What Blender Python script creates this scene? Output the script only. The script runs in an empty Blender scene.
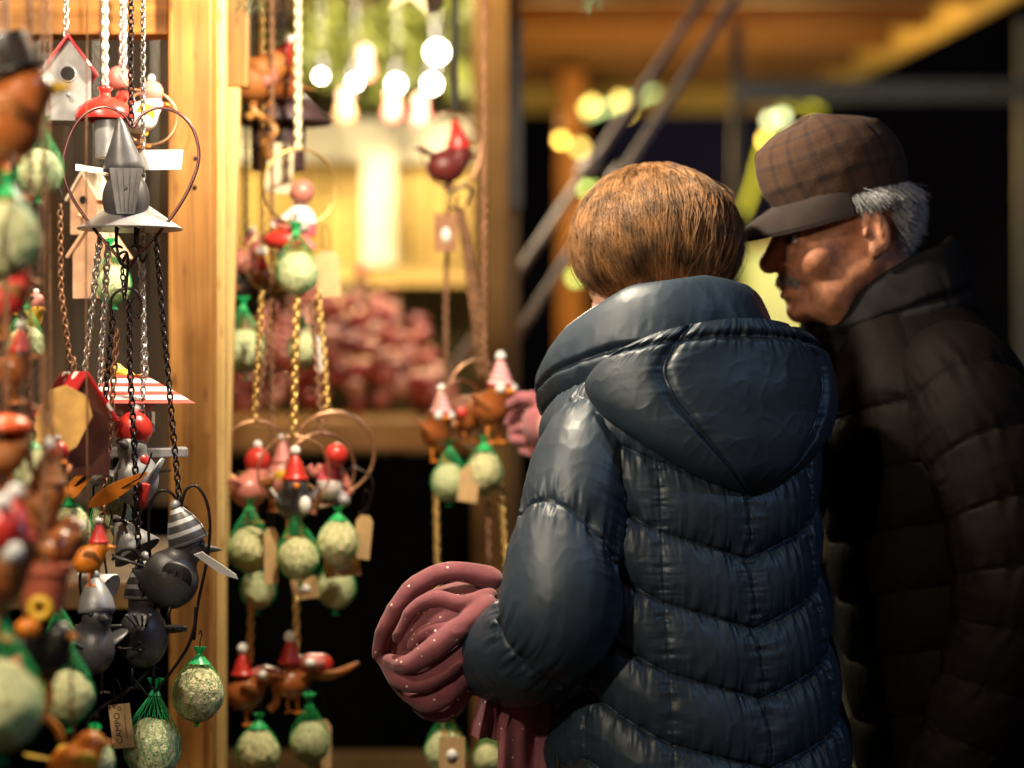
import bpy, math, random
import numpy as np
from mathutils import Vector, Matrix, Euler

random.seed(7)
rng = np.random.default_rng(7)
R = math.radians
scene = bpy.context.scene
COL = scene.collection
F = 2432.0          # focal length in pixels (85 mm lens)
CZ = 1.35           # eye height

def P(px, py, Y):
    """a point of the place, from its bearing and its distance"""
    return Vector(((px - 512) / F * Y, Y, CZ - (py - 384) / F * Y))

def PX(n, Y):
    return n * Y / F

# ------------------------------------------------------------------ noise
def _hash(ix, iy, iz, seed):
    h = (ix * 374761393 + iy * 668265263 + iz * 2147483647 + seed * 1274126177) & 0xFFFFFFFF
    h = ((h ^ (h >> 13)) * 1274126177) & 0xFFFFFFFF
    h = h ^ (h >> 16)
    return (h & 0xFFFFFF) / float(0xFFFFFF) * 2 - 1

def vnoise(p, scale=1.0, seed=0):
    p = np.asarray(p, float) * scale
    i = np.floor(p).astype(np.int64)
    f = p - i
    f = f * f * (3 - 2 * f)
    out = 0
    for dx in (0, 1):
        for dy in (0, 1):
            for dz in (0, 1):
                w = (f[..., 0] if dx else 1 - f[..., 0]) * (f[..., 1] if dy else 1 - f[..., 1]) * (f[..., 2] if dz else 1 - f[..., 2])
                out = out + w * _hash(i[..., 0] + dx, i[..., 1] + dy, i[..., 2] + dz, seed)
    return out

# ------------------------------------------------------------------ mesh builder
class MB:
    def __init__(s):
        s.V = []; s.Fs = []; s.n = 0; s.UV = []; s.has_uv = False
    def add(s, V, faces, uv=None):
        V = np.asarray(V, float).reshape(-1, 3)
        for fa in faces:
            fa = np.asarray(fa, np.int64)
            if len(fa): s.Fs.append(fa + s.n)
        s.V.append(V)
        if uv is not None:
            s.has_uv = True; s.UV.append(np.asarray(uv, float).reshape(-1, 2))
        else:
            s.UV.append(np.zeros((len(V), 2)))
        s.n += len(V)
        return s
    def mesh(s, name, mat=None, smooth=True, sharp=None):
        me = bpy.data.meshes.new(name)
        V = np.concatenate(s.V)
        me.vertices.add(len(V)); me.vertices.foreach_set('co', V.astype(np.float32).ravel())
        li = np.concatenate([f.ravel() for f in s.Fs])
        tot = np.concatenate([np.full(len(f), f.shape[1], np.int64) for f in s.Fs])
        st = np.concatenate([[0], np.cumsum(tot)[:-1]])
        me.loops.add(len(li)); me.loops.foreach_set('vertex_index', li.astype(np.int32))
        me.polygons.add(len(tot)); me.polygons.foreach_set('loop_start', st.astype(np.int32))
        me.update(calc_edges=True)
        me.polygons.foreach_set('use_smooth', np.full(len(tot), bool(smooth)))
        if s.has_uv:
            UV = np.concatenate(s.UV)
            l = me.uv_layers.new(name='UVMap')
            l.data.foreach_set('uv', UV[li].astype(np.float32).ravel())
        me.validate()
        if smooth and sharp: me.set_sharp_from_angle(angle=R(sharp))
        if mat: me.materials.append(mat)
        return me

def mx(loc=(0, 0, 0), rot=(0, 0, 0), sc=(1, 1, 1)):
    if isinstance(sc, (int, float)): sc = (sc, sc, sc)
    return Matrix.Translation(Vector(loc)) @ Euler([R(a) for a in rot]).to_matrix().to_4x4() @ Matrix.Diagonal((*sc, 1))

def tf(V, M):
    if M is None: return V
    A = np.array(M)
    return V @ A[:3, :3].T + A[:3, 3]

def sphere(c=(0, 0, 0), r=1, seg=20, rings=12, M=None):
    r = np.broadcast_to(np.asarray(r, float), (3,))
    th = np.linspace(0, math.pi, rings + 1); ph = np.linspace(0, 2 * math.pi, seg, endpoint=False)
    T, Q = np.meshgrid(th, ph, indexing='ij')
    V = np.stack([np.sin(T) * np.cos(Q), np.sin(T) * np.sin(Q), np.cos(T)], -1).reshape(-1, 3) * r + np.asarray(c, float)
    return tf(V, M), [gridfaces(rings + 1, seg, wrap=True)]

def gridfaces(n, m, wrap=False, flip=False):
    i = np.arange(n - 1)[:, None]; j = np.arange(m if wrap else m - 1)[None, :]
    j2 = (j + 1) % m
    f = np.stack([i * m + j + 0 * j2, i * m + j2, (i + 1) * m + j2, (i + 1) * m + j], -1).reshape(-1, 4)
    if not flip: f = f[:, ::-1]
    return f

def lathe(prof, seg=24, M=None, uv=False):
    """prof: (r, z) from the bottom up"""
    pr = np.asarray(prof, float)
    ph = np.linspace(0, 2 * math.pi, seg, endpoint=False)
    V = np.stack([pr[:, :1] * np.cos(ph), pr[:, :1] * np.sin(ph), np.repeat(pr[:, 1:2], seg, 1)], -1).reshape(-1, 3)
    return tf(V, M), [gridfaces(len(pr), seg, wrap=True, flip=True)]

def tube(path, rad=.01, seg=8, closed=False, caps=True):
    p = np.asarray([tuple(q) for q in path], float); n = len(p)
    rad = np.broadcast_to(np.asarray(rad, float), (n,))
    if closed: t = np.roll(p, -1, 0) - np.roll(p, 1, 0)
    else: t = np.gradient(p, axis=0)
    t /= np.linalg.norm(t, axis=1, keepdims=True) + 1e-12
    ref = np.array([0, 0, 1.]) if abs(t[0, 2]) < .9 else np.array([1., 0, 0])
    N = np.zeros_like(p); u = np.cross(t[0], ref); u /= np.linalg.norm(u)
    for i in range(n):
        u = u - t[i] * (u @ t[i]); u /= np.linalg.norm(u) + 1e-12; N[i] = u
    B = np.cross(t, N)
    a = np.linspace(0, 2 * math.pi, seg, endpoint=False)
    V = p[:, None] + rad[:, None, None] * (np.cos(a)[None, :, None] * N[:, None] + np.sin(a)[None, :, None] * B[:, None])
    V = V.reshape(-1, 3); fs = [gridfaces(n, seg, wrap=True, flip=True)]
    if closed:
        j = np.arange(seg); j2 = (j + 1) % seg
        fs.append(np.stack([(n - 1) * seg + j, (n - 1) * seg + j2, j2, j], -1))
    elif caps:
        fs.append(np.arange(seg)[None, ::-1]); fs.append(((n - 1) * seg + np.arange(seg))[None])
    return V, fs

def box(size, M=None, bev=0.0):
    import bmesh
    bm = bmesh.new(); bmesh.ops.create_cube(bm, size=1)
    bmesh.ops.scale(bm, vec=size, verts=bm.verts)
    if bev: bmesh.ops.bevel(bm, geom=list(bm.edges), offset=bev, segments=2, affect='EDGES', profile=.6)
    bm.verts.index_update()
    V = np.array([v.co[:] for v in bm.verts]); d = {}
    for f in bm.faces: d.setdefault(len(f.verts), []).append([v.index for v in f.verts])
    bm.free()
    return tf(V, M), [np.array(x) for x in d.values()]

def beam(a, b, w, h, bev=.003, roll=0):
    """a square bar from a to b, w wide and h high"""
    a = Vector(a); b = Vector(b); d = b - a
    q = d.to_track_quat('Y', 'Z').to_matrix().to_4x4()
    return box((w, d.length, h), Matrix.Translation((a + b) / 2) @ q @ Matrix.Rotation(roll, 4, 'Y'), bev)

def prism(outline, th, M=None):
    """flat outline in XZ, th thick along Y"""
    o = np.asarray(outline, float); n = len(o)
    V = np.concatenate([np.stack([o[:, 0], np.full(n, -th / 2), o[:, 1]], -1), np.stack([o[:, 0], np.full(n, th / 2), o[:, 1]], -1)])
    j = np.arange(n); j2 = (j + 1) % n
    return tf(V, M), [j[None], (n + j)[None, ::-1], np.stack([j, j + n, j2 + n, j2], -1)]

def catmull(pts, n=8, closed=False):
    p = [np.asarray(tuple(q), float) for q in pts]; out = []
    m = len(p)
    for i in range(m if closed else m - 1):
        if closed: a, b, c, d = p[i - 1], p[i], p[(i + 1) % m], p[(i + 2) % m]
        else: a, b, c, d = p[max(i - 1, 0)], p[i], p[i + 1], p[min(i + 2, m - 1)]
        for k in range(n):
            t = k / n
            out.append(.5 * (2 * b + (c - a) * t + (2 * a - 5 * b + 4 * c - d) * t * t + (3 * b - a - 3 * c + d) * t ** 3))
    if not closed: out.append(p[-1])
    return np.array(out)

def chain_geo(mb, path, link=.011, wire=.0012, ratio=.62):
    """oval links, every second one turned a quarter"""
    p = np.asarray([tuple(q) for q in path], float)
    sl = np.linalg.norm(np.diff(p, axis=0), axis=1); s = np.concatenate([[0], np.cumsum(sl)])
    step = link * .74; n = max(2, int(s[-1] / step))
    a = np.linspace(0, 2 * math.pi, 10, endpoint=False)
    for k in range(n):
        sc = (k + .5) / n * s[-1]
        c = np.array([np.interp(sc, s, p[:, i]) for i in range(3)])
        e = np.array([np.interp(min(sc + .001, s[-1]), s, p[:, i]) for i in range(3)]) - np.array([np.interp(max(sc - .001, 0), s, p[:, i]) for i in range(3)])
        e /= np.linalg.norm(e)
        ref = np.array([.8, .6, 0.]) if k % 2 else np.array([-.6, .8, 0.])
        u = ref - e * (ref @ e); u /= np.linalg.norm(u)
        ring = c + np.cos(a)[:, None] * e * link / 2 + np.sin(a)[:, None] * u * link / 2 * ratio
        mb.add(*tube(ring, wire, 5, closed=True))

# ------------------------------------------------------------------ signed distance sculpting
class SDF:
    def __init__(s, lo, hi, h):
        s.lo = np.asarray(lo, float); s.h = h
        s.n = np.ceil((np.asarray(hi, float) - s.lo) / h).astype(int) + 1
        s.ax = [s.lo[i] + h * np.arange(s.n[i]) for i in range(3)]
        s.f = np.full(tuple(s.n), 1.0, np.float32)
    def apply(s, fn, lo, hi, k, mode='add'):
        m = 2 * s.h + 1.2 * k
        a = np.clip(np.floor((np.asarray(lo) - m - s.lo) / s.h).astype(int), 0, s.n - 1)
        b = np.clip(np.ceil((np.asarray(hi) + m - s.lo) / s.h).astype(int) + 1, 1, s.n)
        if np.any(b <= a): return
        sl = tuple(slice(a[i], b[i]) for i in range(3))
        X = s.ax[0][sl[0]][:, None, None]; Y = s.ax[1][sl[1]][None, :, None]; Z = s.ax[2][sl[2]][None, None, :]
        d = fn(X, Y, Z).astype(np.float32); f = s.f[sl]
        k = max(k, 1e-6)
        if mode == 'add':
            hh = np.maximum(k - np.abs(f - d), 0) / k
            s.f[sl] = np.minimum(f, d) - hh * hh * k * .25
        else:
            d = -d
            hh = np.maximum(k - np.abs(f - d), 0) / k
            s.f[sl] = np.maximum(f, d) + hh * hh * k * .25
    def ell(s, c, r, k=.01, rot=None, M=None, mode='add'):
        c = Vector(c); Rm = Euler([R(a) for a in rot]).to_matrix() if rot else Matrix.Identity(3)
        r = np.broadcast_to(np.asarray(r, float), (3,)).copy()
        if M is not None:
            sc = M.to_scale()[0]; c = M @ c; Rm = M.to_3x3().normalized() @ Rm; r = r * sc; k = k * sc
        A = np.array(Rm); c = np.array(c)
        ext = np.sqrt(((A * r) ** 2).sum(1))
        def fn(X, Y, Z):
            x, y, z = X - c[0], Y - c[1], Z - c[2]
            q = [A[0, i] * x + A[1, i] * y + A[2, i] * z for i in range(3)]
            k0 = np.sqrt(sum((q[i] / r[i]) ** 2 for i in range(3)))
            k1 = np.sqrt(sum((q[i] / r[i] ** 2) ** 2 for i in range(3))) + 1e-9
            return k0 * (k0 - 1) / k1
        s.apply(fn, c - ext, c + ext, k, mode)
    def cap(s, a, b, ra, rb=None, k=.01, M=None, mode='add'):
        rb = ra if rb is None else rb
        a = Vector(a); b = Vector(b)
        if M is not None:
            sc = M.to_scale()[0]; a = M @ a; b = M @ b; ra *= sc; rb *= sc; k *= sc
        a = np.array(a); b = np.array(b); d = b - a; L = d @ d + 1e-12; rr = max(ra, rb)
        def fn(X, Y, Z):
            x, y, z = X - a[0], Y - a[1], Z - a[2]
            t = np.clip((x * d[0] + y * d[1] + z * d[2]) / L, 0, 1)
            return np.sqrt((x - t * d[0]) ** 2 + (y - t * d[1]) ** 2 + (z - t * d[2]) ** 2) - (ra + (rb - ra) * t)
        s.apply(fn, np.minimum(a, b) - rr, np.maximum(a, b) + rr, k, mode)
    def chain(s, pts, rad, k=.01, M=None, mode='add'):
        for i in range(len(pts) - 1): s.cap(pts[i], pts[i + 1], rad[i], rad[i + 1], k, M, mode)
    def surface(s):
        f = s.f; ins = f < 0
        nx, ny, nz = f.shape
        cnt = np.zeros((nx - 1, ny - 1, nz - 1), np.int8)
        for dx in (0, 1):
            for dy in (0, 1):
                for dz in (0, 1):
                    cnt += ins[dx:nx - 1 + dx, dy:ny - 1 + dy, dz:nz - 1 + dz]
        act = np.argwhere((cnt > 0) & (cnt < 8))
        cid = np.full(cnt.shape, -1, np.int64); cid[tuple(act.T)] = np.arange(len(act))
        cor = [(a, b, c) for a in (0, 1) for b in (0, 1) for c in (0, 1)]
        val = np.stack([f[act[:, 0] + a, act[:, 1] + b, act[:, 2] + c] for a, b, c in cor], 1).astype(float)
        acc = np.zeros((len(act), 3)); num = np.zeros(len(act))
        for i in range(8):
            for j in range(i + 1, 8):
                ci, cj = np.array(cor[i]), np.array(cor[j])
                if np.abs(ci - cj).sum() != 1: continue
                va, vb = val[:, i], val[:, j]; m = (va < 0) != (vb < 0)
                t = np.where(m, va / np.where(m, va - vb, 1), 0)
                acc += np.where(m[:, None], ci + t[:, None] * (cj - ci), 0); num += m
        V = s.lo + s.h * (act + acc / num[:, None])
        fs = []
        for ax in range(3):
            o = [0, 1, 2]; o.remove(ax); u, v = o
            sl0 = [slice(None)] * 3; sl1 = [slice(None)] * 3
            sl0[ax] = slice(0, -1); sl1[ax] = slice(1, None)
            a = ins[tuple(sl0)]; b = ins[tuple(sl1)]
            e = np.argwhere(a != b)
            e = e[(e[:, u] > 0) & (e[:, v] > 0) & (e[:, u] < f.shape[u] - 1) & (e[:, v] < f.shape[v] - 1)]
            if not len(e): continue
            q = []
            for du, dv in ((-1, -1), (0, -1), (0, 0), (-1, 0)):
                g = e.copy(); g[:, u] += du; g[:, v] += dv
                q.append(cid[tuple(g.T)])
            q = np.stack(q, 1); flip = ~a[tuple(e.T)]
            if ax == 1: flip = ~flip
            q[flip] = q[flip][:, ::-1]
            fs.append(q[(q >= 0).all(1)])
        Q = np.concatenate(fs)
        vol = np.einsum('ij,ij->i', V[Q[:, 0]], np.cross(V[Q[:, 1]], V[Q[:, 2]])).sum()
        if vol < 0: Q = Q[:, ::-1]
        return V, [Q]

# ------------------------------------------------------------------ materials
MATS = {}
def new_mat(name):
    m = bpy.data.materials.new(name); m.use_nodes = True
    nt = m.node_tree; b = nt.nodes['Principled BSDF']
    return m, nt, b

def N(nt, t, **kw):
    n = nt.nodes.new(t)
    for k, v in kw.items(): setattr(n, k, v)
    return n

def pmat(name, base, rough=.5, metal=0., var=.25, scale=40, bump=.15, bscale=300, spec=.5, sheen=0., coat=0., trans=0., sss=0., sxyz=None, dist=.001):
    if name in MATS: return MATS[name]
    m, nt, b = new_mat(name); L = nt.links.new
    tc = N(nt, 'ShaderNodeTexCoord'); src = tc.outputs['Object']
    if sxyz:
        mp = N(nt, 'ShaderNodeMapping'); mp.inputs['Scale'].default_value = sxyz; L(src, mp.inputs[0]); src = mp.outputs[0]
    n1 = N(nt, 'ShaderNodeTexNoise'); n1.inputs['Scale'].default_value = scale; n1.inputs['Detail'].default_value = 5; L(src, n1.inputs['Vector'])
    rp = N(nt, 'ShaderNodeValToRGB'); rp.color_ramp.elements[0].position = .3; rp.color_ramp.elements[1].position = .72
    c = np.array(base)
    rp.color_ramp.elements[0].color = (*np.clip(c * (1 - var), 0, 1), 1); rp.color_ramp.elements[1].color = (*np.clip(c * (1 + var), 0, 1), 1)
    L(n1.outputs['Fac'], rp.inputs['Fac']); L(rp.outputs['Color'], b.inputs['Base Color'])
    b.inputs['Roughness'].default_value = rough; b.inputs['Metallic'].default_value = metal
    b.inputs['Specular IOR Level'].default_value = spec
    b.inputs['Sheen Weight'].default_value = sheen; b.inputs['Coat Weight'].default_value = coat
    if sss:
        b.inputs['Subsurface Weight'].default_value = sss; b.inputs['Subsurface Radius'].default_value = (1, .35, .15); b.inputs['Subsurface Scale'].default_value = .006
    if bump:
        n2 = N(nt, 'ShaderNodeTexNoise'); n2.inputs['Scale'].default_value = bscale; n2.inputs['Detail'].default_value = 3; L(src, n2.inputs['Vector'])
        bp = N(nt, 'ShaderNodeBump'); bp.inputs['Strength'].default_value = bump; bp.inputs['Distance'].default_value = dist
        L(n2.outputs['Fac'], bp.inputs['Height']); L(bp.outputs[0], b.inputs['Normal'])
    MATS[name] = m
    return m

def wood(name, base, axis=2, rough=.6, var=.3):
    if name in MATS: return MATS[name]
    m, nt, b = new_mat(name); L = nt.links.new
    tc = N(nt, 'ShaderNodeTexCoord'); mp = N(nt, 'ShaderNodeMapping')
    sc = [26, 26, 26]; sc[axis] = 1.3; mp.inputs['Scale'].default_value = sc
    L(tc.outputs['Object'], mp.inputs[0])
    n1 = N(nt, 'ShaderNodeTexNoise'); n1.inputs['Scale'].default_value = 1.6; n1.inputs['Detail'].default_value = 8; n1.inputs['Distortion'].default_value = .8
    L(mp.outputs[0], n1.inputs['Vector'])
    # knots
    vo = N(nt, 'ShaderNodeTexVoronoi'); mp2 = N(nt, 'ShaderNodeMapping'); s2 = [9, 9, 9]; s2[axis] = 3.2; mp2.inputs['Scale'].default_value = s2
    L(tc.outputs['Object'], mp2.inputs[0]); L(mp2.outputs[0], vo.inputs['Vector'])
    kr = N(nt, 'ShaderNodeMapRange'); kr.inputs['From Min'].default_value = .03; kr.inputs['From Max'].default_value = .24; L(vo.outputs['Distance'], kr.inputs['Value'])
    rp = N(nt, 'ShaderNodeValToRGB'); rp.color_ramp.elements[0].position = .3; rp.color_ramp.elements[1].position = .75
    c = np.array(base)
    rp.color_ramp.elements[0].color = (*np.clip(c * (1 - var) * np.array([1, .9, .75]), 0, 1), 1); rp.color_ramp.elements[1].color = (*np.clip(c * (1 + var * .7), 0, 1), 1)
    L(n1.outputs['Fac'], rp.inputs['Fac'])
    mix = N(nt, 'ShaderNodeMix', data_type='RGBA'); mix.inputs['A'].default_value = (*(c * np.array([.45, .33, .25])), 1)
    L(kr.outputs[0], mix.inputs['Factor']); L(rp.outputs['Color'], mix.inputs['B'])
    # grime and handling marks
    gr = N(nt, 'ShaderNodeTexNoise'); gr.inputs['Scale'].default_value = 7; gr.inputs['Detail'].default_value = 7; gr.inputs['Roughness'].default_value = .65; L(tc.outputs['Object'], gr.inputs['Vector'])
    gm = N(nt, 'ShaderNodeMapRange'); gm.inputs['From Min'].default_value = .50; gm.inputs['From Max'].default_value = .72; gm.inputs['To Max'].default_value = .5; L(gr.outputs['Fac'], gm.inputs['Value'])
    m2 = N(nt, 'ShaderNodeMix', data_type='RGBA'); L(gm.outputs[0], m2.inputs['Factor']); L(mix.outputs['Result'], m2.inputs['A']); m2.inputs['B'].default_value = (*(c * np.array([.5, .42, .36])), 1)
    L(m2.outputs['Result'], b.inputs['Base Color'])
    b.inputs['Roughness'].default_value = rough
    bp = N(nt, 'ShaderNodeBump'); bp.inputs['Strength'].default_value = .25; bp.inputs['Distance'].default_value = .002
    L(n1.outputs['Fac'], bp.inputs['Height']); L(bp.outputs[0], b.inputs['Normal'])
    MATS[name] = m
    return m

def emit(name, col, strength):
    if name in MATS: return MATS[name]
    m, nt, b = new_mat(name)
    b.inputs['Base Color'].default_value = (*col, 1)
    b.inputs['Emission Color'].default_value = (*col, 1); b.inputs['Emission Strength'].default_value = strength
    MATS[name] = m
    return m

def stripes(name, ca, cb, freq, axis='Z', rough=.45, duty=.5, metal=0):
    """painted stripes across one axis of the object"""
    if name in MATS: return MATS[name]
    m, nt, b = new_mat(name); L = nt.links.new
    tc = N(nt, 'ShaderNodeTexCoord'); sp = N(nt, 'ShaderNodeSeparateXYZ'); L(tc.outputs['Object'], sp.inputs[0])
    mu = N(nt, 'ShaderNodeMath', operation='MULTIPLY'); mu.inputs[1].default_value = freq; L(sp.outputs[axis], mu.inputs[0])
    fr = N(nt, 'ShaderNodeMath', operation='FRACT'); L(mu.outputs[0], fr.inputs[0])
    gt = N(nt, 'ShaderNodeMath', operation='GREATER_THAN'); gt.inputs[1].default_value = duty; L(fr.outputs[0], gt.inputs[0])
    mix = N(nt, 'ShaderNodeMix', data_type='RGBA'); mix.inputs['A'].default_value = (*ca, 1); mix.inputs['B'].default_value = (*cb, 1)
    L(gt.outputs[0], mix.inputs['Factor']); L(mix.outputs['Result'], b.inputs['Base Color'])
    b.inputs['Roughness'].default_value = rough; b.inputs['Metallic'].default_value = metal
    MATS[name] = m
    return m

def dots(name, base, dot, scale, size=.3, rough=.6, sheen=0, keep=1.0, bump=0.0):
    """scattered printed dots"""
    if name in MATS: return MATS[name]
    m, nt, b = new_mat(name); L = nt.links.new
    tc = N(nt, 'ShaderNodeTexCoord'); vo = N(nt, 'ShaderNodeTexVoronoi'); vo.inputs['Scale'].default_value = scale; L(tc.outputs['Object'], vo.inputs['Vector'])
    sp = N(nt, 'ShaderNodeSeparateColor'); L(vo.outputs['Color'], sp.inputs[0])
    sz = N(nt, 'ShaderNodeMath', operation='MULTIPLY'); sz.inputs[1].default_value = size; L(sp.outputs[0], sz.inputs[0])
    lt = N(nt, 'ShaderNodeMath', operation='LESS_THAN'); L(vo.outputs['Distance'], lt.inputs[0]); L(sz.outputs[0], lt.inputs[1])
    kp = N(nt, 'ShaderNodeMath', operation='LESS_THAN'); kp.inputs[1].default_value = keep; L(sp.outputs[1], kp.inputs[0])
    an = N(nt, 'ShaderNodeMath', operation='MULTIPLY'); L(lt.outputs[0], an.inputs[0]); L(kp.outputs[0], an.inputs[1])
    no = N(nt, 'ShaderNodeTexNoise'); no.inputs['Scale'].default_value = 60; no.inputs['Detail'].default_value = 6; L(tc.outputs['Object'], no.inputs['Vector'])
    rp = N(nt, 'ShaderNodeValToRGB'); rp.color_ramp.elements[0].position = .3; rp.color_ramp.elements[1].position = .7
    c = np.array(base); rp.color_ramp.elements[0].color = (*(c * .82), 1); rp.color_ramp.elements[1].color = (*np.clip(c * 1.15, 0, 1), 1); L(no.outputs['Fac'], rp.inputs['Fac'])
    mix = N(nt, 'ShaderNodeMix', data_type='RGBA'); L(rp.outputs['Color'], mix.inputs['A']); mix.inputs['B'].default_value = (*dot, 1)
    L(an.outputs[0], mix.inputs['Factor']); L(mix.outputs['Result'], b.inputs['Base Color'])
    b.inputs['Roughness'].default_value = rough; b.inputs['Sheen Weight'].default_value = sheen
    if bump:
        n2 = N(nt, 'ShaderNodeTexNoise'); n2.inputs['Scale'].default_value = 900; L(tc.outputs['Object'], n2.inputs['Vector'])
        bp = N(nt, 'ShaderNodeBump'); bp.inputs['Strength'].default_value = bump; bp.inputs['Distance'].default_value = .001; L(n2.outputs['Fac'], bp.inputs['Height']); L(bp.outputs[0], b.inputs['Normal'])
    MATS[name] = m
    return m

# ------------------------------------------------------------------ objects
def tag(o, label=None, cat=None, group=None, kind=None):
    if label: o['label'] = label
    if cat: o['category'] = cat
    if group: o['group'] = group
    if kind: o['kind'] = kind
    return o

def thing(name, label, cat, loc=(0, 0, 0), rotz=0, group=None):
    o = bpy.data.objects.new(name, None); COL.objects.link(o)
    o.empty_display_size = .02
    o.location = loc; o.rotation_euler = (0, 0, rotz)
    return tag(o, label, cat, group)

def part(name, geo, mat, parent=None, loc=(0, 0, 0), rot=(0, 0, 0), sc=1, smooth=True, sharp=None, label=None):
    me = geo if isinstance(geo, bpy.types.Mesh) else geo.mesh(name, mat, smooth, sharp)
    o = bpy.data.objects.new(name, me); COL.objects.link(o)
    if mat is not None and isinstance(geo, bpy.types.Mesh) and (not me.materials or me.materials[0] != mat):
        if not me.materials: me.materials.append(mat)
        o.material_slots[0].link = 'OBJECT'; o.material_slots[0].material = mat
    o.parent = parent; o.location = loc; o.rotation_euler = [R(a) for a in rot]
    o.scale = (sc, sc, sc) if isinstance(sc, (int, float)) else sc
    if label: o['label'] = label
    return o

def mb(*geos):
    m = MB()
    for g in geos: m.add(*g)
    return m
KEY, KEY2, KEY3, KEY4, KEY5, KEY6, KEY7, KEY8, KEY9 = 70, 13, 85, 2, 80, 14, 15, 35, 42
SKY = .05; MOON = .42
# ================================================================== PEOPLE
SKIN_W = pmat('skin_fair', (.56, .33, .25), rough=.45, var=.12, scale=60, bump=.2, bscale=500, sss=.15)
SKIN_M = pmat('skin_ruddy', (.40, .165, .09), rough=.58, var=.28, scale=70, bump=.5, bscale=260, sss=.15)

def nylon(name, base, rough, var=.15, spec=.5, crinkle=.22):
    m = pmat(name, base, rough=rough, var=var, scale=14, bump=.12, bscale=110, spec=spec, dist=.0012)
    nt = m.node_tree; b = nt.nodes['Principled BSDF']; L = nt.links.new
    tc = N(nt, 'ShaderNodeTexCoord'); old = b.inputs['Normal'].links[0].from_socket
    r = N(nt, 'ShaderNodeTexNoise', noise_type='RIDGED_MULTIFRACTAL'); r.inputs['Scale'].default_value = 16; r.inputs['Detail'].default_value = 3; r.inputs['Distortion'].default_value = 1.2
    L(tc.outputs['Object'], r.inputs['Vector'])
    bp = N(nt, 'ShaderNodeBump'); bp.inputs['Strength'].default_value = crinkle; bp.inputs['Distance'].default_value = .0018
    L(r.outputs['Fac'], bp.inputs['Height']); L(old, bp.inputs['Normal']); L(bp.outputs[0], b.inputs['Normal'])
    return m
NAVY = nylon('navy_nylon', (.019, .033, .052), .47, spec=.45)
NAVY_IN = nylon('navy_lining', (.014, .024, .045), .3)
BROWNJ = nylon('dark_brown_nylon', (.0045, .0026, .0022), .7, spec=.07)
DARKCLOTH = pmat('dark_wool', (.012, .011, .012), rough=1, bump=.5, bscale=700, spec=.1)
TROUSER = pmat('dark_denim', (.02, .022, .03), rough=.9, bump=.4, bscale=800)
LEATHER = pmat('black_leather', (.012, .01, .009), rough=.5)
EYEW = pmat('eye_white', (.7, .66, .6), rough=.15, var=.03, bump=0)

def pill(d, L):
    t = np.clip(d / L, 0, 1)
    return np.sqrt(np.clip(1 - (1 - t) ** 2, 0, 1))

def head_prims(s, M, old=False, k0=1.0):
    E = lambda c, r, k=.012, rot=None, mode='add': s.ell(c, r, k, rot, M, mode)
    Cp = lambda a, b, ra, rb=None, k=.01, mode='add': s.cap(a, b, ra, rb, k, M, mode)
    E((0, -.012, .045), (.076, .091, .086), .01)
    E((0, .03, -.03), (.06, .062, .085), .03)
    for x in (-1, 1):
        Cp((x * .056, -.002, -.05), (x * .03, .062, -.1), .018, .018, .025)
        E((x * .039, .066, -.032), (.029, .026, .028), .022)
    E((0, .078, -.102), (.024, .02, .018), .02)
    Cp((-.036, .08, .022), (.036, .08, .022), .012, None, .016)
    for x in (-1, 1):
        E((x * .031, .099, .002), (.016, .011, .010), .014, None, 'sub')
        E((x * .031, .080, .001), (.0135, .0125, .012), .004)                    # closed-in eye bulge and lids
        Cp((x * .018, .092, .007), (x * .045, .083, .006), .0032, .003, .004)
        Cp((x * .018, .090, -.006), (x * .044, .082, -.006), .003, .003, .004)
    E((0, .066, -.055), (.036, .034, .036), .022)
    Cp((0, .09, .014), (0, .116, -.03), .0095, .0135, .014)
    E((0, .118, -.033), (.0125, .0125, .0115), .010)
    for x in (-1, 1):
        E((x * .0125, .106, -.038), (.009, .011, .008), .006)
        E((x * .006, .112, -.047), (.0035, .005, .004), .003, None, 'sub')
    Cp((-.023, .087, -.063), (0, .099, -.062), .0065, .0075, .008); Cp((.023, .087, -.063), (0, .099, -.062), .0065, .0075, .008)
    Cp((-.02, .086, -.079), (0, .096, -.08), .007, .0085, .008); Cp((.02, .086, -.079), (0, .096, -.08), .007, .0085, .008)
    Cp((-.028, .090, -.0665), (0, .106, -.0705), .0022, .0025, .003, 'sub'); Cp((.028, .090, -.0665), (0, .106, -.0705), .0022, .0025, .003, 'sub')
    Cp((-.012, .1, -.09), (.012, .1, -.09), .005, None, .008, 'sub')
    if old:
        for x in (-1, 1):
            Cp((x * .017, .103, -.042), (x * .036, .082, -.075), .0028, .002, .006, 'sub')     # nasolabial fold
            Cp((x * .036, .082, -.075), (x * .036, .078, -.095), .002, .0015, .006, 'sub')
            Cp((x * .02, .094, -.016), (x * .042, .082, -.019), .0022, .0015, .005, 'sub')     # bag under the eye
            for dz, dy in ((.012, 0), (.003, .002), (-.007, .001)):
                Cp((x * .052, .070 + dy, dz), (x * .066, .05, dz * 1.8), .0012, .0008, .003, 'sub')   # crow's feet
            Cp((x * .046, .045, -.08), (x * .03, .03, -.13), .012, .016, .03)                       # jowl
    for x in (-1, 1):
        E((x * .078, -.014, -.004), (.008, .019, .033), .006, (-12, 0, x * 14))
        E((x * .0845, -.011, .001), (.005, .0115, .022), .004, (-12, 0, x * 14), 'sub')
        E((x * .079, -.009, -.03), (.0065, .010, .011), .004)
        E((x * .079, .004, -.006), (.004, .004, .007), .003)
        Cp((x * .083, -.017, .018), (x * .084, -.018, -.012), .0024, .0024, .003)
    Cp((0, -.028, -.03), (0, -.06, -.16), .056, .06, .03)

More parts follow.
